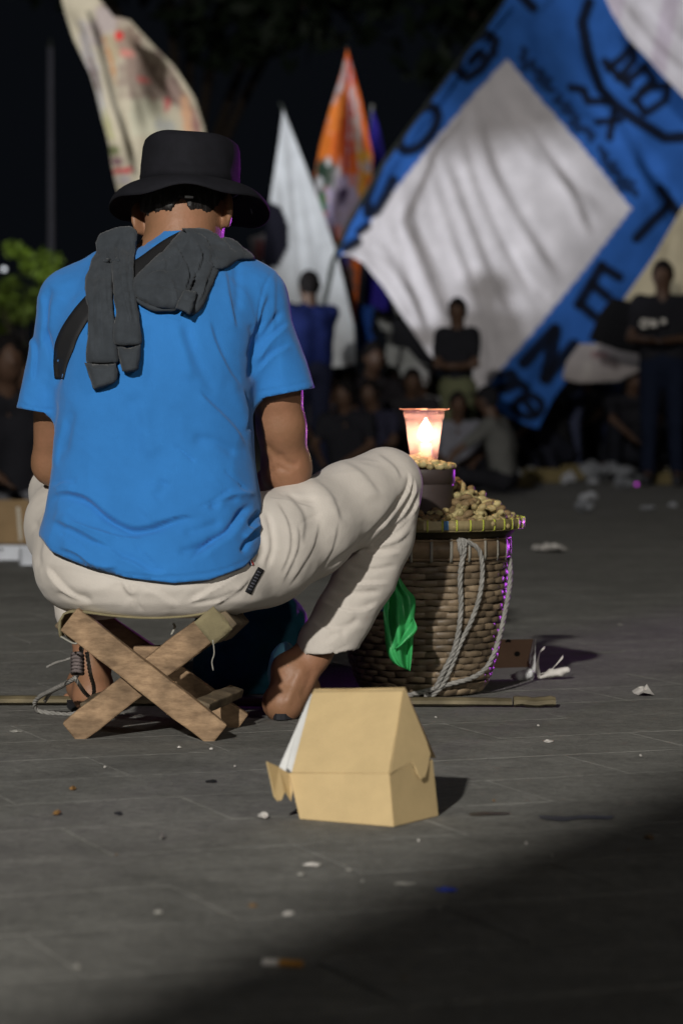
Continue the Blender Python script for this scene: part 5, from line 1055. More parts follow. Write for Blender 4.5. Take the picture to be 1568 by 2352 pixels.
# ------------------------------------------------------------------ people in the background
def cloth(name, c, rough=.9): return mat(name, c, rough, .15, 7, .0, spec=.1)
MATS = {}
def cm(c, nm='cloth'):
    k = (nm, tuple(c))
    if k not in MATS: MATS[k] = cloth(nm, c) if nm != 'skin_tone' else mat('skin_tone', c, .55, .08, 10)
    return MATS[k]
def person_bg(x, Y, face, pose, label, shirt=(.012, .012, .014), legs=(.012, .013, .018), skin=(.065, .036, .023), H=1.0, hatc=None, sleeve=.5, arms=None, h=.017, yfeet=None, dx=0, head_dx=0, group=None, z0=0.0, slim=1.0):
    X = (x-784)/6533*Y; th = R(face); c, s = math.cos(th), math.sin(th)
    def T(p): x_, y_, z_ = p[0]*H*slim, p[1]*H, p[2]*H; return (X+x_*c-y_*s, Y+x_*s+y_*c, z_+z0)
    J = dict(hip=(.09, 0, .90), knee=(.10, .03, .49), ank=(.11, -.01, .09), toe=(.12, .14, .04), sh=(.175, 0, 1.38), chest=(0, 0, 1.22), neck=(0, .01, 1.46), head=(0, .03, 1.585), elb=(.24, -.02, 1.11), han=(.25, .08, .86), pel=(0, 0, .93))
    if pose == 'squat': J.update(hip=(.10, -.12, .24), knee=(.17, .25, .50), ank=(.14, .05, .09), toe=(.16, .2, .04), sh=(.18, .10, .70), chest=(0, .02, .55), neck=(0, .14, .80), head=(0, .20, .915), elb=(.22, .28, .56), han=(.10, .42, .42), pel=(0, -.10, .28))
    if pose == 'sit': J.update(hip=(.11, -.05, .12), knee=(.34, .22, .17), ank=(.05, .30, .07), toe=(-.06, .36, .06), sh=(.18, .02, .60), chest=(0, -.03, .42), neck=(0, .05, .69), head=(0, .10, .81), elb=(.25, .12, .40), han=(.12, .32, .28), pel=(0, -.06, .15))
    if pose == 'bend': J.update(sh=(.17, .38, 1.12), chest=(0, .22, 1.05), neck=(0, .46, 1.16), head=(0, .56, 1.18), elb=(.22, .46, .84), han=(.18, .52, .60))
    A = {'fold': ((.23, .10, 1.12), (-.06, .20, 1.10)), 'hold': ((.24, .22, 1.20), (.05, .36, 1.30)), 'reach': ((.30, .30, .36), (.40, .52, .05)), 'front': ((.23, .12, 1.12), (.08, .28, 1.10)), 'up': ((.22, .30, 1.36), (.06, .38, 1.52)), 'hips': ((.36, -.04, 1.13), (.20, .06, .98))}
    armR = A.get((arms or ('', ''))[0]) or (J['elb'], J['han']); armL = A.get((arms or ('', ''))[1]) or (J['elb'], J['han'])
    m = lambda p, sg: (p[0]*sg, p[1], p[2])
    P = [T(v) for v in J.values()]+[T(m(v, -1)) for v in J.values()]+[T(q) for q in armR]+[T(m(q, -1)) for q in armL]
    lo = np.min(P, 0)-.15; hi = np.max(P, 0)+.17; lo[2] = -.01+z0
    t = thing('person', (X, Y, z0), label, 'person', group)
    f = Field(lo, hi, h); hd = T(J['head'])
    f.ell(hd, (.073*H, .088*H, .108*H), .01, Matrix.Rotation(th, 4, 'Z').to_3x3()); f.cap(T(J['neck']), hd, .052*H, .05*H, .02); f.cap(T(J['chest']), T(J['neck']), .08*H, .05*H, .03)
    hh = J['head']; f.cap(T((hh[0], hh[1]+.085, hh[2]+.01)), T((hh[0], hh[1]+.10, hh[2]-.02)), .011*H, .014*H, .012)
    for sg in (-1, 1): f.cap(T((sg*.074, hh[1], hh[2])), T((sg*.078, hh[1]-.01, hh[2]-.01)), .018*H, .016*H, .006)
    for sg, (e, w) in ((1, armR), (-1, armL)):
        S_, E_, W_ = np.array(T(m(J['sh'], sg))), np.array(T(m(e, sg))), np.array(T(m(w, sg))); d = (W_-E_)/np.linalg.norm(W_-E_)
        f.cap(S_, E_, .045*H, .036*H, .02); f.cap(E_, W_, .036*H, .025*H, .015); f.cap(W_, W_+d*.055*H, .028*H, .026*H, .01)
        side = np.cross(d, [0.2, .3, .9]); side /= np.linalg.norm(side)
        for q in range(4): b0 = W_+d*.06*H+side*(q-1.5)*.017*H; f.cap(b0, b0+d*(.07, .08, .075, .055)[q]*H, .0095*H+.003, .008*H+.003, .004)
        f.cap(W_+side*.02*H, W_+side*.045*H+d*.04*H, .0125*H, .011*H, .004)
        f.cap(T(J['chest']), T(m(J['hip'], sg)), .06*H, .06*H, .02); f.cap(T(m(J['hip'], sg)), T(m(J['knee'], sg)), .06*H, .05*H, .02)
        f.cap(T(m(J['knee'], sg)), T(m(J['ank'], sg)), .05*H, .034*H, .01); f.cap(T(m(J['ank'], sg)), T(m(J['toe'], sg)), .036*H, .03*H, .02)
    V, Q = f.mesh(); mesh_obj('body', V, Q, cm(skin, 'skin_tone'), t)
    f = Field(lo, hi, h); rotm = Matrix.Rotation(th, 4, 'Z').to_3x3(); ch_, pe = np.array(J['chest']), np.array(J['pel'])
    for sg in (-1, 1):
        f.cap(T((sg*.075+0, ch_[1], ch_[2]+.05)), T((sg*.075, pe[1], pe[2]+.02)), .118*H*slim, .108*H*slim, .05); f.cap(T((sg*.05, J['neck'][1]-.01, J['neck'][2]-.07)), T(m(J['sh'], sg)), .062*H, .060*H, .05); f.cap(T((sg*.07, ch_[1], ch_[2]+.06)), T(m(J['sh'], sg)), .10*H*slim, .055*H*slim, .05)
        e, w = (armR if sg > 0 else armL); S_, E_, W_ = np.array(T(m(J['sh'], sg))), np.array(T(m(e, sg))), np.array(T(m(w, sg)))
        f.cap(S_, S_+(E_-S_)*min(1, sleeve*1.3), .064*H, .056*H, .03)
        if sleeve > .9: f.cap(E_, E_+(W_-E_)*.85, .054*H, .042*H, .02)
    V, Q = f.mesh(); V = V+normals(V, Q)*(vnoise(V, 13, abs(int(x)))*.010)[:, None]; mesh_obj('shirt', V, Q, cm(shirt, 'shirt_cloth'), t)
    f = Field(lo, hi, h); f.cap(T((-.06, pe[1], pe[2])), T((.06, pe[1], pe[2])), .115*H, .115*H, .05)
    for sg in (-1, 1): f.cap(T(m(J['hip'], sg)), T(m(J['knee'], sg)), .092*H, .068*H, .04); f.cap(T(m(J['knee'], sg)), T(m(J['ank'], sg)), .066*H, .052*H, .02)
    V, Q = f.mesh(); V = V+normals(V, Q)*(vnoise(V, 13, abs(int(x))+1)*.008)[:, None]; mesh_obj('trousers', V, Q, cm(legs, 'trouser_cloth'), t)
    f = Field(np.array(hd)-.17*H, np.array(hd)+.17*H, .011)
    up = T((hh[0], hh[1]-.018, hh[2]+.020)); f.ell(up, (.083*H, .096*H, .112*H), 0, rotm); cf = T((hh[0], hh[1]+.11, hh[2]-.045)); f.ell(cf, (.09*H, .085*H, .10*H), .01, rotm, op='cut')
    zc_ = hh[2]*H-.055*H+z0; f.F = np.maximum(f.F, (zc_-f.ax[2][None, None, :])+0*f.F)
    V, Q = f.mesh(); V = V+normals(V, Q)*(vnoise(V, 60, 5)*.008)[:, None]; mesh_obj('cap' if hatc else 'hair', V, Q, cm(hatc, 'cap_cloth') if hatc else cm((.007, .006, .006), 'matte_hair'), t)
    if hatc:
        mb = MB(); pk = [T((hh[0]+.075*math.cos(a), hh[1]+.07+.09*math.sin(a), hh[2]+.055-.02*math.sin(a))) for a in np.linspace(0, math.pi, 12)]; pk2 = [(p[0], p[1], p[2]+.01) for p in pk]
        mb.add(pk+pk2, [tuple(range(12))[::-1], tuple(range(12, 24))]+[(i, i+1, 13+i, 12+i) for i in range(11)]+[(11, 0, 12, 23)]); mb.build('cap_peak', cm(hatc, 'cap_cloth'), t)
    for sg in (-1, 1):
        f = Field(np.array(T(m(J['toe'], sg)))-.24*H, np.array(T(m(J['toe'], sg)))+.24*H, .016); f.cap(T(m((J['ank'][0], J['ank'][1]-.03, .05), sg)), T(m(J['toe'], sg)), .045*H, .042*H, .01)
        V, Q = f.mesh(); V[:, 2] = np.maximum(V[:, 2], .002+z0); mesh_obj('shoe', V, Q, M_dark, t)
    return t
BLK = (.012, .012, .015); NAV = (.008, .014, .07); GRY = (.10, .10, .10)
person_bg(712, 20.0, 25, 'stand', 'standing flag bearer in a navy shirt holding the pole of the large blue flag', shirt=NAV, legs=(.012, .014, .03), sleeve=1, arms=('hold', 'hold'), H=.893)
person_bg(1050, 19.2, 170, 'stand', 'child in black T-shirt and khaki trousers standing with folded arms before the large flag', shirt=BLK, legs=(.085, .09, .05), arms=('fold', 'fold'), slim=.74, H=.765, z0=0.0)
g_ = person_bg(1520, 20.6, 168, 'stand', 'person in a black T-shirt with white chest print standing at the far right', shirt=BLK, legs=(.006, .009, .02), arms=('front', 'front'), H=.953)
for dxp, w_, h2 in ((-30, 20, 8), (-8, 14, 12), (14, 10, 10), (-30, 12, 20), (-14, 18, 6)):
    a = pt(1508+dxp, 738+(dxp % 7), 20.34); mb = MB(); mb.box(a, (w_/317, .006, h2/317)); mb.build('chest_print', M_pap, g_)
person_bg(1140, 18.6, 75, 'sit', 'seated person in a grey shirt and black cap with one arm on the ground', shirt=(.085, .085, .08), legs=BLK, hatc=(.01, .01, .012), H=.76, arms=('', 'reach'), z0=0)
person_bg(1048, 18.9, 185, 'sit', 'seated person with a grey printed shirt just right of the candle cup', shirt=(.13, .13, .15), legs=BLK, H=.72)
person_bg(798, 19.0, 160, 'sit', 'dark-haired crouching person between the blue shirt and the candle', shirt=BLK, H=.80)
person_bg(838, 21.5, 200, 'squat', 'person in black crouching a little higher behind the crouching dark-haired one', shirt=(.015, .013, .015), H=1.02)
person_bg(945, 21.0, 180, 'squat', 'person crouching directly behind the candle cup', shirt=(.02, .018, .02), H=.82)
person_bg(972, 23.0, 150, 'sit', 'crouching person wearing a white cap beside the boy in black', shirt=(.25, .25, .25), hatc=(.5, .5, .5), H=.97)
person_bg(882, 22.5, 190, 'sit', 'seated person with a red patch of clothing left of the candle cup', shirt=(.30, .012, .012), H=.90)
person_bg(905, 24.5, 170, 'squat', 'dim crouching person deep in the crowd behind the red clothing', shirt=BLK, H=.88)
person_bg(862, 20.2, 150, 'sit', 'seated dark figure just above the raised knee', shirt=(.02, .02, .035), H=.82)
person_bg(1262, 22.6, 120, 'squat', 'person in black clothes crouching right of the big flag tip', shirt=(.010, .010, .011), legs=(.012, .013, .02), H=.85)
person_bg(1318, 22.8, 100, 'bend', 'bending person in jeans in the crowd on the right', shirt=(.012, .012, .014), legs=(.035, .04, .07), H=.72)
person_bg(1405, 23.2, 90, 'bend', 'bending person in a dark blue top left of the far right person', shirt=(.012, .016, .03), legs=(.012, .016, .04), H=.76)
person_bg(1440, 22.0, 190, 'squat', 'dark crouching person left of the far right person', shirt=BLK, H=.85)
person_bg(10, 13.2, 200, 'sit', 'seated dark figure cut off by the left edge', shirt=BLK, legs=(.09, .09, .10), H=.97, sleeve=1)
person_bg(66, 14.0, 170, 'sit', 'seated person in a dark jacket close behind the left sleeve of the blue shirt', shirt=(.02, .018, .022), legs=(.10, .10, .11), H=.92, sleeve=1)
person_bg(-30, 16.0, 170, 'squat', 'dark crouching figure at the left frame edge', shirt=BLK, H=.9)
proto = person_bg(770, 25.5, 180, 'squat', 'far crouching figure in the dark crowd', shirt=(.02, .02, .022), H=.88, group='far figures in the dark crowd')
proto2 = person_bg(1340, 26.5, 165, 'sit', 'far seated figure in the dark crowd', shirt=(.03, .028, .035), H=.92, group='far figures in the dark crowd')
def copy_person(src, x, Y, rz, s):
    r = src.copy(); COL.objects.link(r); r.location = ((x-784)/6533*Y, Y, 0); r.rotation_euler = (0, 0, rz); r.scale = (s, s, s)
    for c_ in list(src.children): d = c_.copy(); COL.objects.link(d); d.parent = r
    return r
for x, Y, rz, s, p in ((735, 27, .2, 1.05, 0), (815, 28, -.4, 1.1, 1), (930, 27.5, .3, 1.05, 0), (1000, 26, -.2, .95, 0), (1095, 27, .5, 1.0, 1), (1180, 26, -.3, 1.0, 0), (1230, 28, .2, 1.1, 1), (1410, 27, -.2, 1.1, 0), (1475, 26, .3, 1.0, 1), (1545, 27, .1, 1.1, 0), (20, 24, .2, 1.0, 0), (75, 26, -.2, 1.1, 1), (755, 23.4, .5, 1.0, 1), (790, 24.2, -.6, 1.05, 0), (850, 25, .9, .95, 1), (915, 23.2, -.9, .9, 0), (1010, 24.4, .6, .9, 1), (1080, 23.6, -.5, .95, 0), (1150, 24, .8, 1.0, 1), (1370, 24.4, -.7, 1.05, 0), (1500, 24.6, .6, 1.0, 1), (1560, 23.4, -.4, 1.05, 0), (45, 19, .3, 1.0, 1), (-10, 20, -.3, 1.0, 0)):
    copy_person((proto, proto2)[p], x, Y, rz, s)
# shoes and lit trousers scrap of colour among the legs: bottles and bags -------------
# ------------------------------------------------------------------ flags
def flag(name, P, Y, colf, m, label, step=6, folds=(), wave=None, parent=None, cat='flag', amp=.03, seed=1):
    P = np.array(P, float); lo = P.min(0)-step; hi = P.max(0)+step
    gx = np.arange(lo[0], hi[0]+step, step); gy = np.arange(lo[1], hi[1]+step, step); X, Yg = np.meshgrid(gx, gy, indexing='ij'); ins = inpoly(X, Yg, P)
    nx, ny = X.shape; cell = ins[:-1, :-1] | ins[1:, :-1] | ins[:-1, 1:] | ins[1:, 1:]; I = np.argwhere(cell)
    q = np.stack([I[:, 0]*ny+I[:, 1], I[:, 0]*ny+I[:, 1]+1, (I[:, 0]+1)*ny+I[:, 1]+1, (I[:, 0]+1)*ny+I[:, 1]], 1)
    used = np.unique(q); mp = -np.ones(nx*ny, int); mp[used] = np.arange(len(used)); x, y = X.ravel()[used].copy(), Yg.ravel()[used].copy(); out = ~ins.ravel()[used]
    PP = np.vstack([P, P[:1]]); bx, by = x[out], y[out]; best = np.full(bx.shape, 1e9); nxp, nyp = bx.copy(), by.copy()
    for i in range(len(P)):
        a, b = PP[i], PP[i+1]; ab = b-a; t = np.clip(((bx-a[0])*ab[0]+(by-a[1])*ab[1])/((ab**2).sum()+1e-9), 0, 1); px, py = a[0]+t*ab[0], a[1]+t*ab[1]; d = np.hypot(bx-px, by-py); mm = d < best; best[mm] = d[mm]; nxp[mm] = px[mm]; nyp[mm] = py[mm]
    x[out] = nxp; y[out] = nyp; Q = mp[q]
    dep = Y+(wave(x, y) if wave else 0)+0*x; V = ptv(x, y, dep); col = colf(x, y)
    V = V+np.stack([0*x, amp*vnoise(np.stack([x, y, 0*x], 1), .013, seed), 0*x], 1)
    if folds: V = fold(V, Q, folds, front=False)
    c = V.mean(0); o = mesh_obj(name, V, Q, m, parent, colors=col, loc=None if parent else tuple(c)); mod(o, 'SOLIDIFY', thickness=.003, offset=0)
    if not parent: props(o, label, cat)
    return o
M_flag = mat_attr('printed_flag_cloth', .85, .25, .1, .004, 25)
def base(c): return lambda x, y: np.tile(np.array(c, float), (len(x), 1))
def blobs(c0, B):
    def f(x, y):
        c = np.tile(np.array(c0, float), (len(x), 1))
        for bx, by, rx, ry, rot, col in B:
            a = R(rot); u = ((x-bx)*math.cos(a)+(y-by)*math.sin(a))/rx; v = (-(x-bx)*math.sin(a)+(y-by)*math.cos(a))/ry; w = np.clip(1.6-1.3*(u*u+v*v)+.35*np.sin(x*.21+by)+.3*np.sin(y*.19+bx), 0, 1)[:, None]; c = c*(1-w)+np.array(col)*w
        return c
    return f
def k5(P): return [(746.3+a*.524, b*.524) for a, b in P]
def k3(P): return [(1062+a*.3225, 602.8+b*.3225) for a, b in P]
BLUE = np.array([.034, .135, .46]); WHI = np.array([.66, .63, .65]); INK = np.array([.008, .010, .018])
Gm = k5([(735, 235), (745, 180), (710, 150), (650, 170), (590, 240), (580, 310), (620, 345), (680, 305), (712, 262), (672, 232), (640, 268)])
Om = k5([(410+115*math.cos(t)*math.cos(R(-52))-58*math.sin(t)*math.sin(R(-52)), 565+115*math.cos(t)*math.sin(R(-52))+58*math.sin(t)*math.cos(R(-52))) for t in np.linspace(0, 2*math.pi, 22)])
STR = [(k5([(850, -30), (910, 35)]), 9), (Gm, 8.5), (Om, 8.5), (k5([(298, 790), (265, 860), (225, 925), (190, 935), (180, 880), (205, 810), (230, 745)]), 9), (k5([(150, 1015), (185, 990)]), 7), (k5([(140, 1060), (95, 1085)]), 9), (k5([(60, 1010), (100, 960)]), 7),
       (k5([(1470, 832), (1552, 940)]), 9), (k5([(1512, 886), (1362, 1045)]), 9),
       (k5([(1210, 1165), (1110, 1335)]), 9.5), (k5([(1207, 1168), (1288, 1215)]), 8.5), (k5([(1165, 1243), (1235, 1300)]), 8.5), (k5([(1112, 1332), (1185, 1392)]), 8.5),
       (k3([(435, 715), (650, 480)]), 11), (k3([(655, 485), (600, 825)]), 12), (k3([(595, 825), (790, 590)]), 11),
       (k3([(275, 800), (345, 785), (370, 820), (310, 870), (205, 920)]), 7.5), (k3([(300, 905), (400, 860), (460, 900)]), 8), (k3([(470+95*math.cos(t), 1025+75*math.sin(t)) for t in np.linspace(0, 6.3, 16)]), 7), (k3([(360, 1030), (430, 960), (520, 1090)]), 7),
       (k5([(1155, 10), (1125, 100), (1150, 230), (1205, 390), (1280, 470), (1390, 545), (1490, 605), (1580, 600)]), 9.5), (k5([(1075, 382), (1130, 395), (1150, 445), (1240, 450)]), 7), (k5([(1190, 535), (1295, 525)]), 6), (k5([(1265, 490), (1245, 605)]), 7), (k5([(1240, 300), (1300, 255), (1345, 200), (1350, 265), (1285, 345), (1345, 340), (1400, 290)]), 7.5),
       (k5([(1225, 270), (1270, 320), (1330, 375)]), 7), (k5([(1350, 440), (1420, 385), (1500, 375), (1490, 440), (1400, 500), (1370, 450)]), 7), (k5([(1400, 300), (1440, 350), (1380, 400)]), 6.5)]
r_ = np.random.default_rng(3); zz = []
for k in range(64):
    u = k/63; c = np.array([855, 228])*(1-u)+np.array([1360, 862])*u; zz.append((c+np.array([.78, -.62])*((k % 2)*2-1)*14+r_.normal(0, 9, 2)).tolist())
gaps = [(0, 18), (20, 40), (43, 63)]
def bigcol(x, y):
    dia = np.array([(1164, 134), (1230, 215), (1330, 330), (1448, 480), (1340, 620), (1230, 755), (1095, 910), (1060, 900), (780, 650), (780, 590), (803, 574), (880, 470), (1000, 320), (1090, 215)], float)
    c = np.where(inpoly(x, y, dia)[:, None], WHI, BLUE)
    for P, w in STR:
        d, _, _ = poly_dist(x, y, np.array(P, float)); a = np.clip((w*1.35+1.5-d)/3, 0, 1)[:, None]*.96; c = c*(1-a)+INK*a
    for g0, g1 in gaps:
        d, _, _ = poly_dist(x, y, np.array(k5(zz[g0:g1]))); a = np.clip((8.0-d)/3, 0, 1)[:, None]*.8; c = c*(1-a)+INK*a
    return c
PB = [(768, 588), (800, 520), (850, 430), (905, 335), (980, 240), (1060, 140), (1130, 50), (1175, -20), (1600, -20), (1620, 200), (1600, 480), (1540, 590), (1470, 665), (1400, 750), (1330, 835), (1270, 915), (1235, 985), (1205, 975), (1160, 955), (1128, 925), (1095, 905), (1040, 860), (985, 815), (930, 735), (880, 660), (835, 605), (800, 585)]
FB = [('s', 40, 16, [(1120, 180), (1180, 290), (1260, 380), (1400, 500)]), ('s', 45, 14, [(1090, 230), (1140, 400), (1230, 560), (1300, 660)]), ('v', 45, 12, [(1060, 270), (1100, 420), (1180, 600), (1250, 730)]), ('s', 45, 13, [(1010, 320), (1060, 460), (1130, 640), (1200, 780)]),
      ('r', 45, 14, [(980, 360), (1010, 480), (1070, 640), (1150, 820)]), ('s', 40, 12, [(930, 420), (960, 560), (1040, 760), (1090, 880)]), ('v', 40, 14, [(900, 470), (940, 620), (1000, 780)]), ('s', 35, 12, [(860, 540), (930, 640), (990, 790)]), ('v', 30, 10, [(1040, 520), (1100, 680), (1130, 860)]),
      ('s', 35, 12, [(1180, 250), (1290, 400), (1370, 560)]), ('v', 30, 10, [(1150, 540), (1210, 640), (1270, 700)]), ('s', 40, 16, [(1300, 60), (1400, 250), (1500, 420), (1560, 560)]), ('s', 40, 14, [(1450, 350), (1500, 430), (1560, 470)]), ('s', 40, 18, [(1250, 820), (1200, 900), (1160, 940)]), ('s', 50, 18, [(1200, 20), (1260, 180), (1420, 330)]),
      ('s', 30, 12, [(810, 575), (880, 600), (950, 690)]), ('v', 35, 9, [(830, 580), (900, 640), (960, 750)])]
bf = thing('large_flag', pt(1100, 600, 21.4), 'large blue flag with black letters around a white diamond, waved above the crowd', 'flag')
flag('flag_cloth', PB, 21.4, bigcol, M_flag, None, 4.5, FB, lambda x, y: .12*np.sin((x+y)*.006)+.0009*(x-1000), bf, amp=.03)
M_pole = mat('dark_pole', (.03, .035, .03), .5); M_polel = mat('pale_pole', (.22, .22, .20), .5)
mb = MB(); mb.tube([pt(741, 712, 20.30), pt(765, 600, 20.6), pt(800, 515, 20.9), pt(880, 375, 21.1), pt(990, 225, 21.2), pt(1165, -10, 21.3)], [.02, .019, .018, .016, .014, .010], 8); mb.build('flag_pole', M_pole, bf, smooth=True)
flag('white_pink_flag', [(1383, -20), (1405, 30), (1440, 85), (1500, 150), (1568, 222), (1640, 280), (1640, -20)], 20.6, lambda x, y: np.where((np.sin((x+y*.2)*.05) > .55)[:, None], [.52, .46, .52], [.6, .57, .6]), M_flag, 'pale pink and white flag in the upper right corner', 6,
     [('s', 40, 12, [(1420, -10), (1500, 90), (1600, 180)]), ('v', 40, 10, [(1450, -10), (1540, 90), (1620, 150)])])
flag('beige_flag', [(1570, 470), (1640, 440), (1640, 730), (1560, 700), (1490, 700), (1430, 690), (1500, 590)], 21.25, base((.36, .31, .21)), M_flag, 'plain beige flag behind the person at the far right', 8, [('v', 40, 12, [(1550, 500), (1530, 600), (1540, 690)])])
flag('black_flag', [(1405, 682), (1480, 700), (1500, 760), (1480, 815), (1420, 805), (1350, 780), (1375, 720)], 21.1, base((.006, .006, .007)), M_flag, 'black flag hanging between the blue flag and the far right person', 8)
flag('pale_banner', [(1330, 790), (1400, 790), (1475, 815), (1470, 850), (1420, 875), (1330, 880), (1290, 870), (1300, 830)], 21.65, blobs((.28, .25, .24), [(1400, 830, 30, 14, 20, (.10, .08, .08)), (1345, 850, 16, 22, 30, (.33, .30, .28)), (1375, 815, 20, 8, 0, (.20, .12, .12))]), M_flag, 'greyish pale banner sagging below the black flag', 7)
def whitecol(x, y):
    c = np.tile([.60, .62, .64], (len(x), 1)); blk = inpoly(x, y, np.array([(618, 462), (645, 475), (664, 520), (662, 570), (640, 612), (600, 620), (605, 540)])); c[blk] = (.012, .012, .02); c[(x > 728) & (x < 736) & (y > 560)] *= .8; return c
wf = thing('white_flag', pt(700, 560, 22.4), 'tall narrow white flag with a black patch hanging behind the blue shirt shoulder', 'flag')
flag('flag_cloth', [(650, 250), (640, 330), (625, 430), (612, 520), (600, 610), (612, 690), (640, 760), (700, 850), (790, 842), (817, 836), (813, 750), (790, 650), (771, 575), (738, 475), (703, 385), (670, 300)], 22.4, whitecol, M_flag, None, 5,
     [('s', 40, 9, [(652, 270), (665, 420), (680, 600), (700, 780)]), ('v', 35, 8, [(665, 300), (700, 450), (730, 620), (750, 800)]), ('s', 30, 9, [(640, 400), (650, 500), (665, 640)])], None, wf)
mb = MB(); mb.tube([pt(643, 236, 22.45), pt(652, 252, 22.45), pt(640, 600, 22.5), pt(632, 900, 22.5)], .013, 6); mb.build('flag_pole', M_pole, wf, smooth=True)
flag('pink_banner', [(572, 546), (608, 536), (612, 570), (604, 602), (582, 592)], 22.9, blobs((.60, .55, .55), [(600, 575, 16, 25, 0, (.5, .18, .18))]), M_flag, 'small white and pink banner corner beside the black hat brim', 5)
OC = blobs((.70, .15, .03), [(785, 470, 60, 75, 0, (.42, .36, .48)), (745, 400, 26, 45, 0, (.10, .12, .10)), (736, 408, 8, 30, 15, (.60, .60, .62)), (775, 400, 8, 40, 10, (.55, .52, .55)), (768, 250, 10, 80, 14, (.62, .52, .52)), (803, 270, 11, 130, 1, (.48, .02, .012)), (797, 165, 12, 40, 0, (.50, .05, .02)), (818, 250, 6, 70, -10, (.5, .42, .40)), (790, 160, 5, 30, 10, (.55, .42, .38)), (775, 250, 22, 60, 12, (.75, .22, .04)), (745, 340, 16, 50, 10, (.72, .20, .03)), (797, 300, 8, 110, 3, (.42, .03, .02)), (803, 250, 3, 130, 2, (.55, .48, .48)), (780, 200, 8, 40, 20, (.5, .4, .4)), (822, 330, 10, 80, -8, (.55, .42, .38)), (838, 370, 14, 40, -15, (.72, .38, .05)), (830, 430, 12, 34, 0, (.70, .34, .06)), (740, 400, 18, 40, 15, (.03, .06, .04)), (735, 420, 10, 14, 0, (.6, .6, .62)), (752, 370, 8, 12, 0, (.5, .5, .5)),
       (790, 440, 26, 40, 5, (.45, .38, .55)), (785, 450, 12, 24, 12, (.06, .04, .09)), (740, 465, 10, 26, 0, (.03, .22, .08)), (760, 500, 12, 34, 0, (.33, .28, .42)), (845, 380, 8, 20, 0, (.4, .38, .5)), (808, 415, 9, 12, 0, (.6, .25, .22)), (800, 650, 20, 60, 0, (.14, .09, .08)), (788, 600, 12, 20, 0, (.08, .07, .3))])
of = thing('orange_flag', pt(790, 350, 23.2), 'furled orange, red and lilac printed flag with a pointed top', 'flag')
flag('flag_cloth', [(797, 112), (785, 165), (762, 235), (738, 320), (722, 400), (728, 470), (745, 520), (765, 590), (785, 680), (800, 770), (812, 760), (824, 640), (838, 520), (853, 430), (856, 360), (842, 290), (826, 215), (808, 150)], 23.2, OC, M_flag, None, 4,
     [('s', 50, 8, [(797, 130), (785, 280), (770, 420), (790, 560)]), ('v', 50, 7, [(800, 150), (806, 300), (808, 450), (800, 600)]), ('s', 40, 7, [(812, 200), (830, 330), (830, 460)])], None, of)
mb = MB(); mb.tube([pt(797, 106, 23.25), pt(806, 500, 23.3), pt(812, 1000, 23.3)], .014, 6); mb.build('flag_pole', M_pole, of, smooth=True)
vf = thing('violet_flag', pt(860, 500, 24.0), 'narrow violet-blue flag on a pale pole right of the orange flag', 'flag')
flag('flag_cloth', [(855, 248), (848, 310), (842, 400), (836, 520), (830, 640), (828, 706), (850, 700), (878, 714), (905, 728), (880, 650), (862, 560), (872, 420), (882, 350), (872, 300)], 24.0, lambda x, y: np.where((x < 842)[:, None], [.06, .05, .50], [.035, .025, .28]), M_flag, None, 5, [('s', 40, 8, [(858, 270), (856, 400), (850, 560), (860, 700)])], None, vf)
mb = MB(); mb.tube([pt(855, 240, 24.03), pt(840, 540, 24.0), pt(824, 840, 23.9), pt(812, 1060, 23.9)], .016, 6); mb.build('flag_pole', M_polel, vf, smooth=True)
flag('blue_banner', [(816, 700), (860, 704), (850, 760), (870, 800), (862, 850), (842, 850), (820, 790)], 23.6, base((.02, .07, .30)), M_flag, 'blue cloth hanging below the violet flag', 6)
flag('pale_cloth', [(858, 640), (900, 650), (960, 720), (1010, 800), (1000, 860), (940, 870), (905, 880), (880, 850), (890, 780), (862, 730)], 24.6, base((.40, .41, .40)), M_flag, 'pale grey cloth hanging behind the lower edge of the big flag', 7, [('s', 40, 9, [(880, 650), (930, 760), (960, 860)])])
flag('dark_banner', [(900, 732), (945, 738), (1000, 790), (1010, 850), (960, 830), (935, 800), (900, 795)], 22.6, base((.012, .012, .014)), M_flag, 'black cloth in front of the pale grey one', 7)
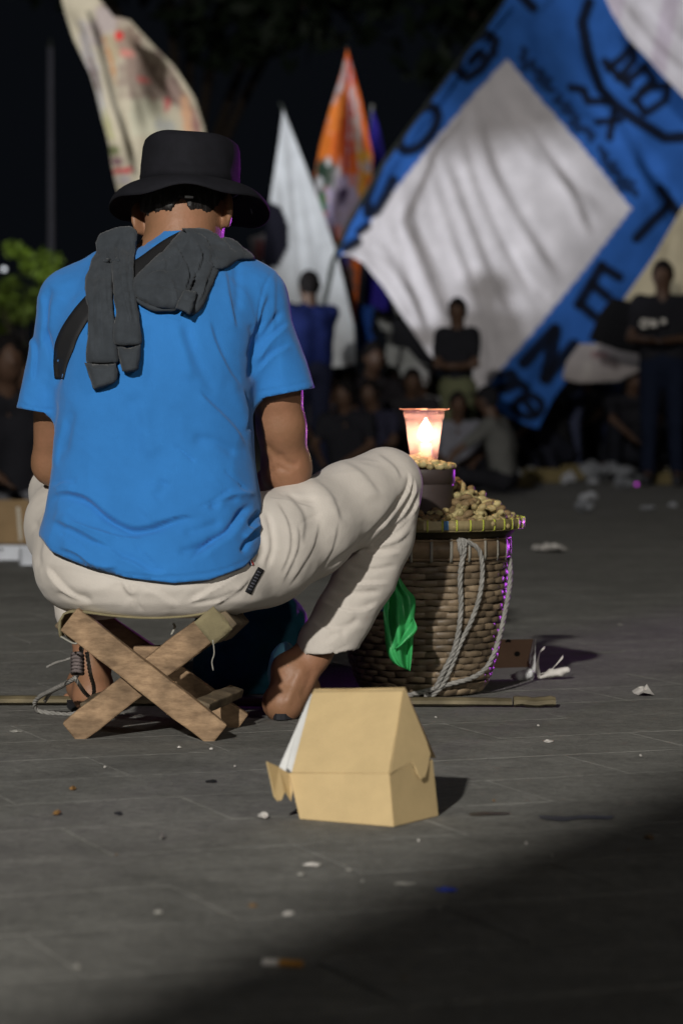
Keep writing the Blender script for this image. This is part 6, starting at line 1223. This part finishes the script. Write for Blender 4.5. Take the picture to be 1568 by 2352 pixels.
LC = blobs((.50, .45, .34), [(300, 110, 36, 34, 30, (.22, .15, .12)), (385, 205, 40, 22, 50, (.20, .13, .11)), (345, 225, 16, 12, 0, (.40, .10, .08)), (315, 190, 16, 9, 20, (.45, .20, .14)), (425, 235, 14, 40, -20, (.34, .20, .15)), (330, 170, 60, 70, 40, (.34, .27, .22)), (255, 40, 40, 30, 10, (.36, .29, .24)), (300, 150, 8, 20, 10, (.12, .08, .07)), (345, 165, 6, 22, 40, (.14, .10, .08)), (370, 215, 8, 26, 30, (.16, .10, .09)), (300, 70, 10, 8, 0, (.10, .07, .06)), (235, 60, 30, 60, 30, (.42, .36, .34)), (290, 95, 30, 34, 20, (.30, .22, .17)), (275, 85, 10, 14, 0, (.65, .03, .03)), (292, 125, 18, 10, 20, (.55, .22, .18)), (320, 160, 34, 30, 30, (.30, .22, .18)), (350, 200, 40, 26, 40, (.30, .23, .19)), (330, 185, 14, 8, 20, (.55, .16, .14)), (378, 240, 12, 22, 10, (.45, .10, .10)), (400, 200, 16, 50, -25, (.28, .20, .17)), (340, 270, 45, 50, 40, (.52, .50, .38)), (430, 270, 14, 60, -12, (.60, .36, .22)), (450, 290, 10, 40, -12, (.36, .20, .17)), (380, 290, 30, 20, 30, (.42, .42, .38)),
       (205, 130, 16, 90, -14, (.42, .39, .38)), (232, 230, 12, 60, -14, (.46, .44, .42)), (215, 170, 5, 60, -16, (.18, .13, .13)), (250, 290, 9, 40, -14, (.42, .40, .22)), (262, 345, 12, 16, 0, (.18, .20, .09)), (270, 372, 16, 9, 0, (.25, .14, .16)), (285, 392, 26, 6, -10, (.55, .06, .08)), (285, 412, 24, 10, 0, (.45, .40, .40)), (255, 110, 14, 40, -20, (.40, .33, .22)), (248, 130, 4, 60, -14, (.50, .24, .10))])
def leftcol(x, y):
    c = LC(x, y); d, _, _ = poly_dist(x, y, np.array([(205, 30), (232, 120), (262, 230), (290, 320), (312, 400)], float)); a = np.clip((4.5-d)/3, 0, 1)[:, None]*.85; return (c*(1-a)+np.array([.05, .05, .05])*a)*np.array([.52, .50, .47])
flag('printed_flag', [(138, -20), (150, 30), (172, 95), (205, 165), (232, 260), (252, 340), (270, 440), (320, 430), (400, 420), (470, 400), (472, 300), (448, 225), (400, 150), (340, 92), (300, 48), (262, 40), (215, -20)], 19.0, leftcol, M_flag, 'beige, brown and red printed flag waving above the black hat', 5,
     [('s', 60, 10, [(200, 0), (240, 130), (285, 300), (315, 420)]), ('r', 50, 12, [(160, 20), (210, 150), (250, 320)]), ('s', 40, 12, [(280, 60), (340, 150), (420, 260)]), ('v', 40, 12, [(250, 60), (310, 200), (350, 330)]), ('s', 30, 10, [(300, 100), (380, 160), (440, 250)])], amp=.1)
# added unseen sheet behind the camera, shaped to throw the foreground shadow
M_ban = mat('shadow_sheet_cloth', (.05, .05, .06), .9)
hb = thing('shadow_caster', (-1.3, -1.5, 0), 'added dark sheet behind the camera, out of the picture, casting the foreground shadow', 'shadow caster')
dB = np.array([.41, .91]); dB = dB/np.linalg.norm(dB)
TOPA = (-2.3, -3.8); TOPB = (-0.2, 0.77)
V = []
for i in range(25):
    for j in range(9):
        u = i/24; v = j/8; x = TOPA[0]+(TOPB[0]-TOPA[0])*u; y = TOPA[1]+(TOPB[1]-TOPA[1])*u
        top = 2.70+.05*math.sin(u*14); V.append((x+.03*math.sin(u*9+v*2), y, .95+(top-.95)*v-.0))
o = mesh_obj('shadow_sheet', V, [(i*9+j, i*9+j+1, (i+1)*9+j+1, (i+1)*9+j) for i in range(24) for j in range(8)], M_ban, hb); mod(o, 'SOLIDIFY', thickness=.004)
for q in (TOPA, TOPB): mb = MB(); mb.tube([(q[0]-.03, q[1]-.05, 0), (q[0]-.03, q[1]-.05, 2.75)], .018, 8); 
mb = MB(); mb.tube([(TOPA[0], TOPA[1]-.05, 0), (TOPA[0], TOPA[1]-.05, 2.75)], .018, 8); mb.build('pole', M_pole, hb)  # pole of the added shadow sheet

# ------------------------------------------------------------------ lamp post, bush, trees
lp = thing('lamp_post', (pt(118, 500, 30)[0], 30, 0), 'tall thin grey post in the dark at the upper left', 'post')
mb = MB(); xx = pt(118, 500, 30)[0]; mb.tube([(xx, 30, 0), (xx, 30, 2.2), (xx, 30, 4.35)], [.045, .034, .026], 10); mb.build('post_shaft', mat('grey_steel', (.10, .10, .13), .5), lp)
mb = MB(); mb.tube([(xx, 30, 4.33), (xx, 30, 4.42)], [.034, .012], 10); mb.build('post_cap', M_pole, lp)
def leafmat(name, c): return mat(name, c, .6, .45, 1.2, spec=.3)
def tree(name, X, Y, H, crown, trunk_r, n, leaf, m, label, seed, cat='tree', tr_h=None):
    r = np.random.default_rng(seed); t = thing(name, (X, Y, 0), label, cat); mb = MB(); th = tr_h or H*.45
    tops = []; mb.tube(spline([(X, Y, 0), (X+r.normal(0, .05)*H*.1, Y, th*.5), (X+r.normal(0, .1)*H*.1, Y, th)], 8), np.linspace(trunk_r, trunk_r*.6, 8), 8)
    mb.build('trunk', mat('bark', (.06, .045, .035), .9, .3), t, smooth=True)
    nb = 7; mb = MB()
    for k in range(nb):
        a = 2*math.pi*k/nb+r.normal(0, .3); e = (X+crown[0]*.65*math.cos(a), Y+crown[0]*.65*math.sin(a), th+(H-th)*r.uniform(.35, .85)); tops.append(e); o = mesh_limb([(X, Y, th*.9), ((X+e[0])/2, (Y+e[1])/2, (th+e[2])/2+.05*H), e], trunk_r*.45); mb.add(*o)
    mb.build('limbs', mat('bark', (.06, .045, .035), .9, .3), t, smooth=True)
    cl = [(np.array(e), crown[0]*r.uniform(.3, .5)) for e in tops]+[(np.array([X+r.normal(0, .45)*crown[0], Y+r.normal(0, .4)*crown[0], th+(H-th)*r.uniform(.2, 1)]), crown[0]*r.uniform(.22, .42)) for _ in range(12)]
    ci = r.integers(0, len(cl), n); d = r.normal(0, 1, (n, 3)); d /= np.linalg.norm(d, axis=1)[:, None]; rad = r.random(n)**.45
    C = np.array([cl[i][0] for i in ci])+d*rad[:, None]*np.array([cl[i][1] for i in ci])[:, None]*np.array([1, 1, .75])
    u = r.normal(0, 1, (n, 3)); u /= np.linalg.norm(u, axis=1)[:, None]; w = np.cross(u, r.normal(0, 1, (n, 3))); w /= np.linalg.norm(w, axis=1)[:, None]; s = leaf*r.uniform(.6, 1.3, (n, 1))
    V = np.stack([C-u*s, C+w*s*.45, C+u*s, C-w*s*.45], 1).reshape(-1, 3); F = np.arange(4*n).reshape(-1, 4)
    o = mesh_obj('crown', V, F, m, t, smooth=False); return t
def mesh_limb(P, r): return tube(spline(P, 8), np.linspace(r, r*.3, 8), 6)
M_lf = leafmat('dark_leaves', (.022, .035, .018)); M_lg = leafmat('bright_leaves', (.09, .13, .02))
for i, (X, Y, H, cr) in enumerate(((-9.5, 52, 13, 5.0), (-3.0, 55, 15, 5.5), (3.5, 50, 14, 5.0), (9.5, 54, 15, 5.5))):
    tree('dark_tree', X, Y, H, (cr, 1), .3, 5200, .30, M_lf, ('dark tree far back at the left of the night sky', 'dark tree behind the black hat, far back', 'dark tree far back above the orange flag', 'dark tree far back behind the large blue flag')[i], 50+i, tr_h=4.5)
bx = pt(70, 700, 26)[0]; tree('leafy_shrub', bx-.05, 26.0, 2.05, (.38, 1), .04, 800, .045, M_lg, 'green leafy shrub lit up at the left edge behind the blue shirt', 61, 'shrub', .55)
bx2 = pt(10, 800, 27)[0]; tree('leafy_shrub', bx2-.2, 27.5, 1.7, (.5, 1), .04, 800, .05, M_lg, 'lower dimmer green shrub at the left edge', 62, 'shrub', .4)
lamp('shrub_uplight', 'POINT', (bx+.25, 25.5, 2.25), (0, 0, 0), 13, (.85, 1.0, .5), shadow_soft_size=.1)

# ------------------------------------------------------------------ boxes and plastic left behind by the crowd
def carton(x, y, w, d, hgt, rot, c, label, lid=True, name='cardboard_box'):
    g0 = gnd(x, y, 0); t = thing(name, g0, label, 'box'); m = cm(c, 'board'); ca, sa = math.cos(rot), math.sin(rot)
    def q(a, b, z): return (g0[0]+a*ca-b*sa, g0[1]+a*sa+b*ca, z+.001)
    w2, d2 = w/2, d/2
    for nme, P in (('base', [q(-w2, -d2, 0), q(w2, -d2, 0), q(w2, d2, 0), q(-w2, d2, 0)]), ('front_wall', [q(-w2, -d2, 0), q(w2, -d2, 0), q(w2, -d2, hgt), q(-w2, -d2, hgt)]), ('back_wall', [q(-w2, d2, 0), q(w2, d2, 0), q(w2, d2, hgt), q(-w2, d2, hgt)]), ('side_wall', [q(-w2, -d2, 0), q(-w2, d2, 0), q(-w2, d2, hgt), q(-w2, -d2, hgt)]), ('side_wall', [q(w2, -d2, 0), q(w2, d2, 0), q(w2, d2, hgt), q(w2, -d2, hgt)])):
        o = mesh_obj(nme, P, [(0, 1, 2, 3)], m, t, smooth=False); mod(o, 'SOLIDIFY', thickness=.002, offset=0)
    if lid: o = mesh_obj('lid', [q(-w2, d2, hgt), q(w2, d2, hgt), q(w2*.95, d2*1.3, hgt*2.1), q(-w2*.95, d2*1.3, hgt*2.1)], [(0, 1, 2, 3)], m, t, smooth=False); mod(o, 'SOLIDIFY', thickness=.002, offset=0)
    return t
KR = (.22, .15, .08); WB = (.5, .52, .56)
carton(18, 1247, .20, .16, .085, .1, KR, 'brown cardboard box at the left edge behind the white one'); carton(92, 1238, .14, .14, .075, -.1, (.16, .11, .06), 'brown box half hidden by the left knee', False)
wb = carton(12, 1285, .20, .12, .05, -.05, WB, 'white box with punched holes at the left edge', False, 'white_box')
for xx_ in (22, 66): 
    a = pt(xx_-18, 1262, gnd(12, 1285)[1]-.066); mb = MB(); mb.box(a, (.010, .003, .008)); mb.build('punched_hole', M_dark, wb)  # dark blocks stand in for the shade inside the holes
carton(62, 1298, .045, .05, .06, .3, WB, 'small white upright carton flap by the left knee', False, 'white_carton')
flag('paper_strip', [(38, 1165), (46, 1165), (54, 1240), (46, 1243)], 10.95, base((.5, .46, .38)), M_flag, 'upright pale paper strip between the boxes at the left', 4, cat='paper')
lump = []
for k in range(4):
    f = Field((-1.1, -1.1, -.7), (1.1, 1.1, .7), .14); f.ell((0, 0, 0), (.8, .6, .38), 0); f.ell((.4, .2, .05), (.4, .35, .32), .2); V, Q = f.mesh(); V = V+normals(V, Q)*(vnoise(V, 2.6, 70+k)*.42+vnoise(V, 5.5, 75+k)*.16)[:, None]; V[:, 2] = (V[:, 2]-V[:, 2].min())
    me = bpy.data.meshes.new('crumpled_bag'); me.from_pydata(V.tolist(), [], Q.tolist()); lump.append(me)
M_bagw = film('white_film', (.42, .43, .46), .2, .08, .3); M_bagg = film('grey_film', (.24, .25, .27), .2, .1, .3)
for me in lump[:2]: me.materials.append(M_bagw)
for me in lump[2:]: me.materials.append(M_bagg)
def bag(x, y, w, hh_, k, label, m=None):
    g0 = gnd(x, y); s = g0[1]/6533; o = bpy.data.objects.new('crumpled_bag', lump[k % 4]); COL.objects.link(o); o.location = (g0[0], g0[1], 0); o.scale = (w*s/1.8, w*s/1.6, hh_*s/1.25); o.rotation_euler = (0, 0, x*.7); props(o, label, 'plastic bag')
bag(1160, 1128, 48, 16, 0, 'white crumpled bag nearest on the littered strip right of the peanuts'); bag(1085, 1098, 30, 26, 2, 'grey crumpled bag under the seated person in grey'); bag(1120, 1090, 26, 24, 1, 'white crumpled bag right of the grey one'); bag(1208, 1105, 46, 34, 3, 'grey crumpled bag in the middle of the littered strip')
bag(1245, 1085, 30, 26, 1, 'white bag at the feet of the person in black'); bag(1300, 1112, 32, 30, 0, 'small white bag before the bending person'); bag(1395, 1105, 110, 44, 2, 'widest grey plastic sheet on the right of the litter'); bag(1425, 1122, 60, 26, 3, 'grey bag in front of the widest plastic sheet'); bag(1345, 1150, 40, 22, 0, 'clear lone bag on the open pavement below the litter')
bag(1362, 1115, 34, 14, 1, 'flat white bag left of the widest plastic sheet'); bag(1485, 1172, 36, 10, 1, 'white wrapper on the open pavement to the right'); bag(1545, 1165, 26, 12, 0, 'white wrapper at the right edge'); bag(1480, 1110, 60, 18, 3, 'grey bag by the feet of the far right person'); bag(1545, 1098, 50, 20, 2, 'grey bag at the right edge behind the wrapper')
bag(1335, 1175, 60, 26, 3, 'thin transparent bag puffed up on the dark pavement'); bag(1268, 1088, 16, 14, 1, 'tiny bright white bag beside the jeans')
for i, (x, y, w, hh_) in enumerate(((1105, 1108, .24, .12), (1250, 1108, .30, .10), (1190, 1120, .2, .06), (1065, 1112, .18, .10), (1530, 1112, .26, .08), (1330, 1100, .25, .11), (1440, 1080, .3, .16))):
    carton(x, y, w, .2, hh_, .3*math.sin(i*2.1), (.12, .095, .045), ('brown carton below the seated person in grey', 'wide low brown carton left of the jeans', 'flat carton in the middle of the litter', 'brown carton right above the peanut heap', 'low carton at the right edge', 'brown carton between the bending people', 'taller carton in front of the far right person')[i], False)
# bottles and bright wrappers standing among the feet
def bottle(x, y, hgt, c, label, em=None):
    g0 = gnd(x, y); t = thing('bottle', g0, label, 'bottle'); V, F = lathe([(0, .002), (.032, .002), (.034, .02), (.034, hgt*.62), (.030, hgt*.7), (.014, hgt*.86), (.013, hgt*.93)], g0, 16); mesh_obj('bottle_body', V, F, cm(c, 'plastic'), t)
    V, F = lathe([(.015, hgt*.93), (.015, hgt), (0, hgt)], g0, 12); mesh_obj('bottle_cap', V, F, M_white, t)
bottle(1388, 1052, .26, (.55, .30, .33), 'pink bottle standing among the legs on the right'); bottle(1408, 1055, .22, (.25, .42, .38), 'pale green bottle right of the pink one'); bottle(1530, 1102, .10, (.5, .45, .3), 'small pale bottle by the far right feet')
bottle(1355, 1038, .22, (.6, .6, .7), 'clear bottle left of the pink one'); bottle(1450, 1048, .18, (.4, .35, .45), 'lilac bottle right of the green one'); bottle(900, 1030, .30, (.5, .45, .45), 'pale bottle left of the candle cup')
M_gl = cm((.6, .6, .6), 'plastic')
# small lamps seen as points of light in the distance
def bulb(x, y, Y, r, col, st, label):
    m, n, l, b = newmat('lit_bulb'); e = n.new('ShaderNodeEmission'); e.inputs['Color'].default_value = (*col, 1); e.inputs['Strength'].default_value = st; l.new(e.outputs[0], n['Material Output'].inputs['Surface'])
    p = pt(x, y, Y); t = thing('light_bulb', p, label, 'lamp'); V = []; F = []; f = Field(np.array(p)-r*1.6, np.array(p)+r*1.6, r/3); f.ell(p, (r, r, r), 0); V, Q = f.mesh(); mesh_obj('glass', V, Q, m, t)
    mb = MB(); mb.tube([(p[0], p[1], p[2]-r*.9), (p[0], p[1], p[2]-r*1.8)], r*.5, 8); mb.build('socket', M_dark, t)
bulb(10, 618, 27, .022, (.9, .95, 1), 1.2, 'small white light at the left edge beside the green shrub'); bulb(14, 894, 17, .011, (1, .1, .8), 12, 'tiny magenta light in the dark crowd at the left'); bulb(1, 866, 17, .009, (.4, 1, .9), 6, 'tiny teal light at the very left edge')
bulb(1349, 967, 25, .015, (.6, .6, 1), 1.6, 'small cool white light between the legs on the right'); bulb(1546, 1085, 22, .020, (1, .9, .7), 2.0, 'small warm light low beside the far right feet'); bulb(1461, 1112, 19, .008, (.8, .1, .9), 1.5, 'tiny magenta light in the litter on the right'); bulb(1452, 1010, 24, .022, (.8, .7, 1), 1.2, 'small lilac light right of the bottles')
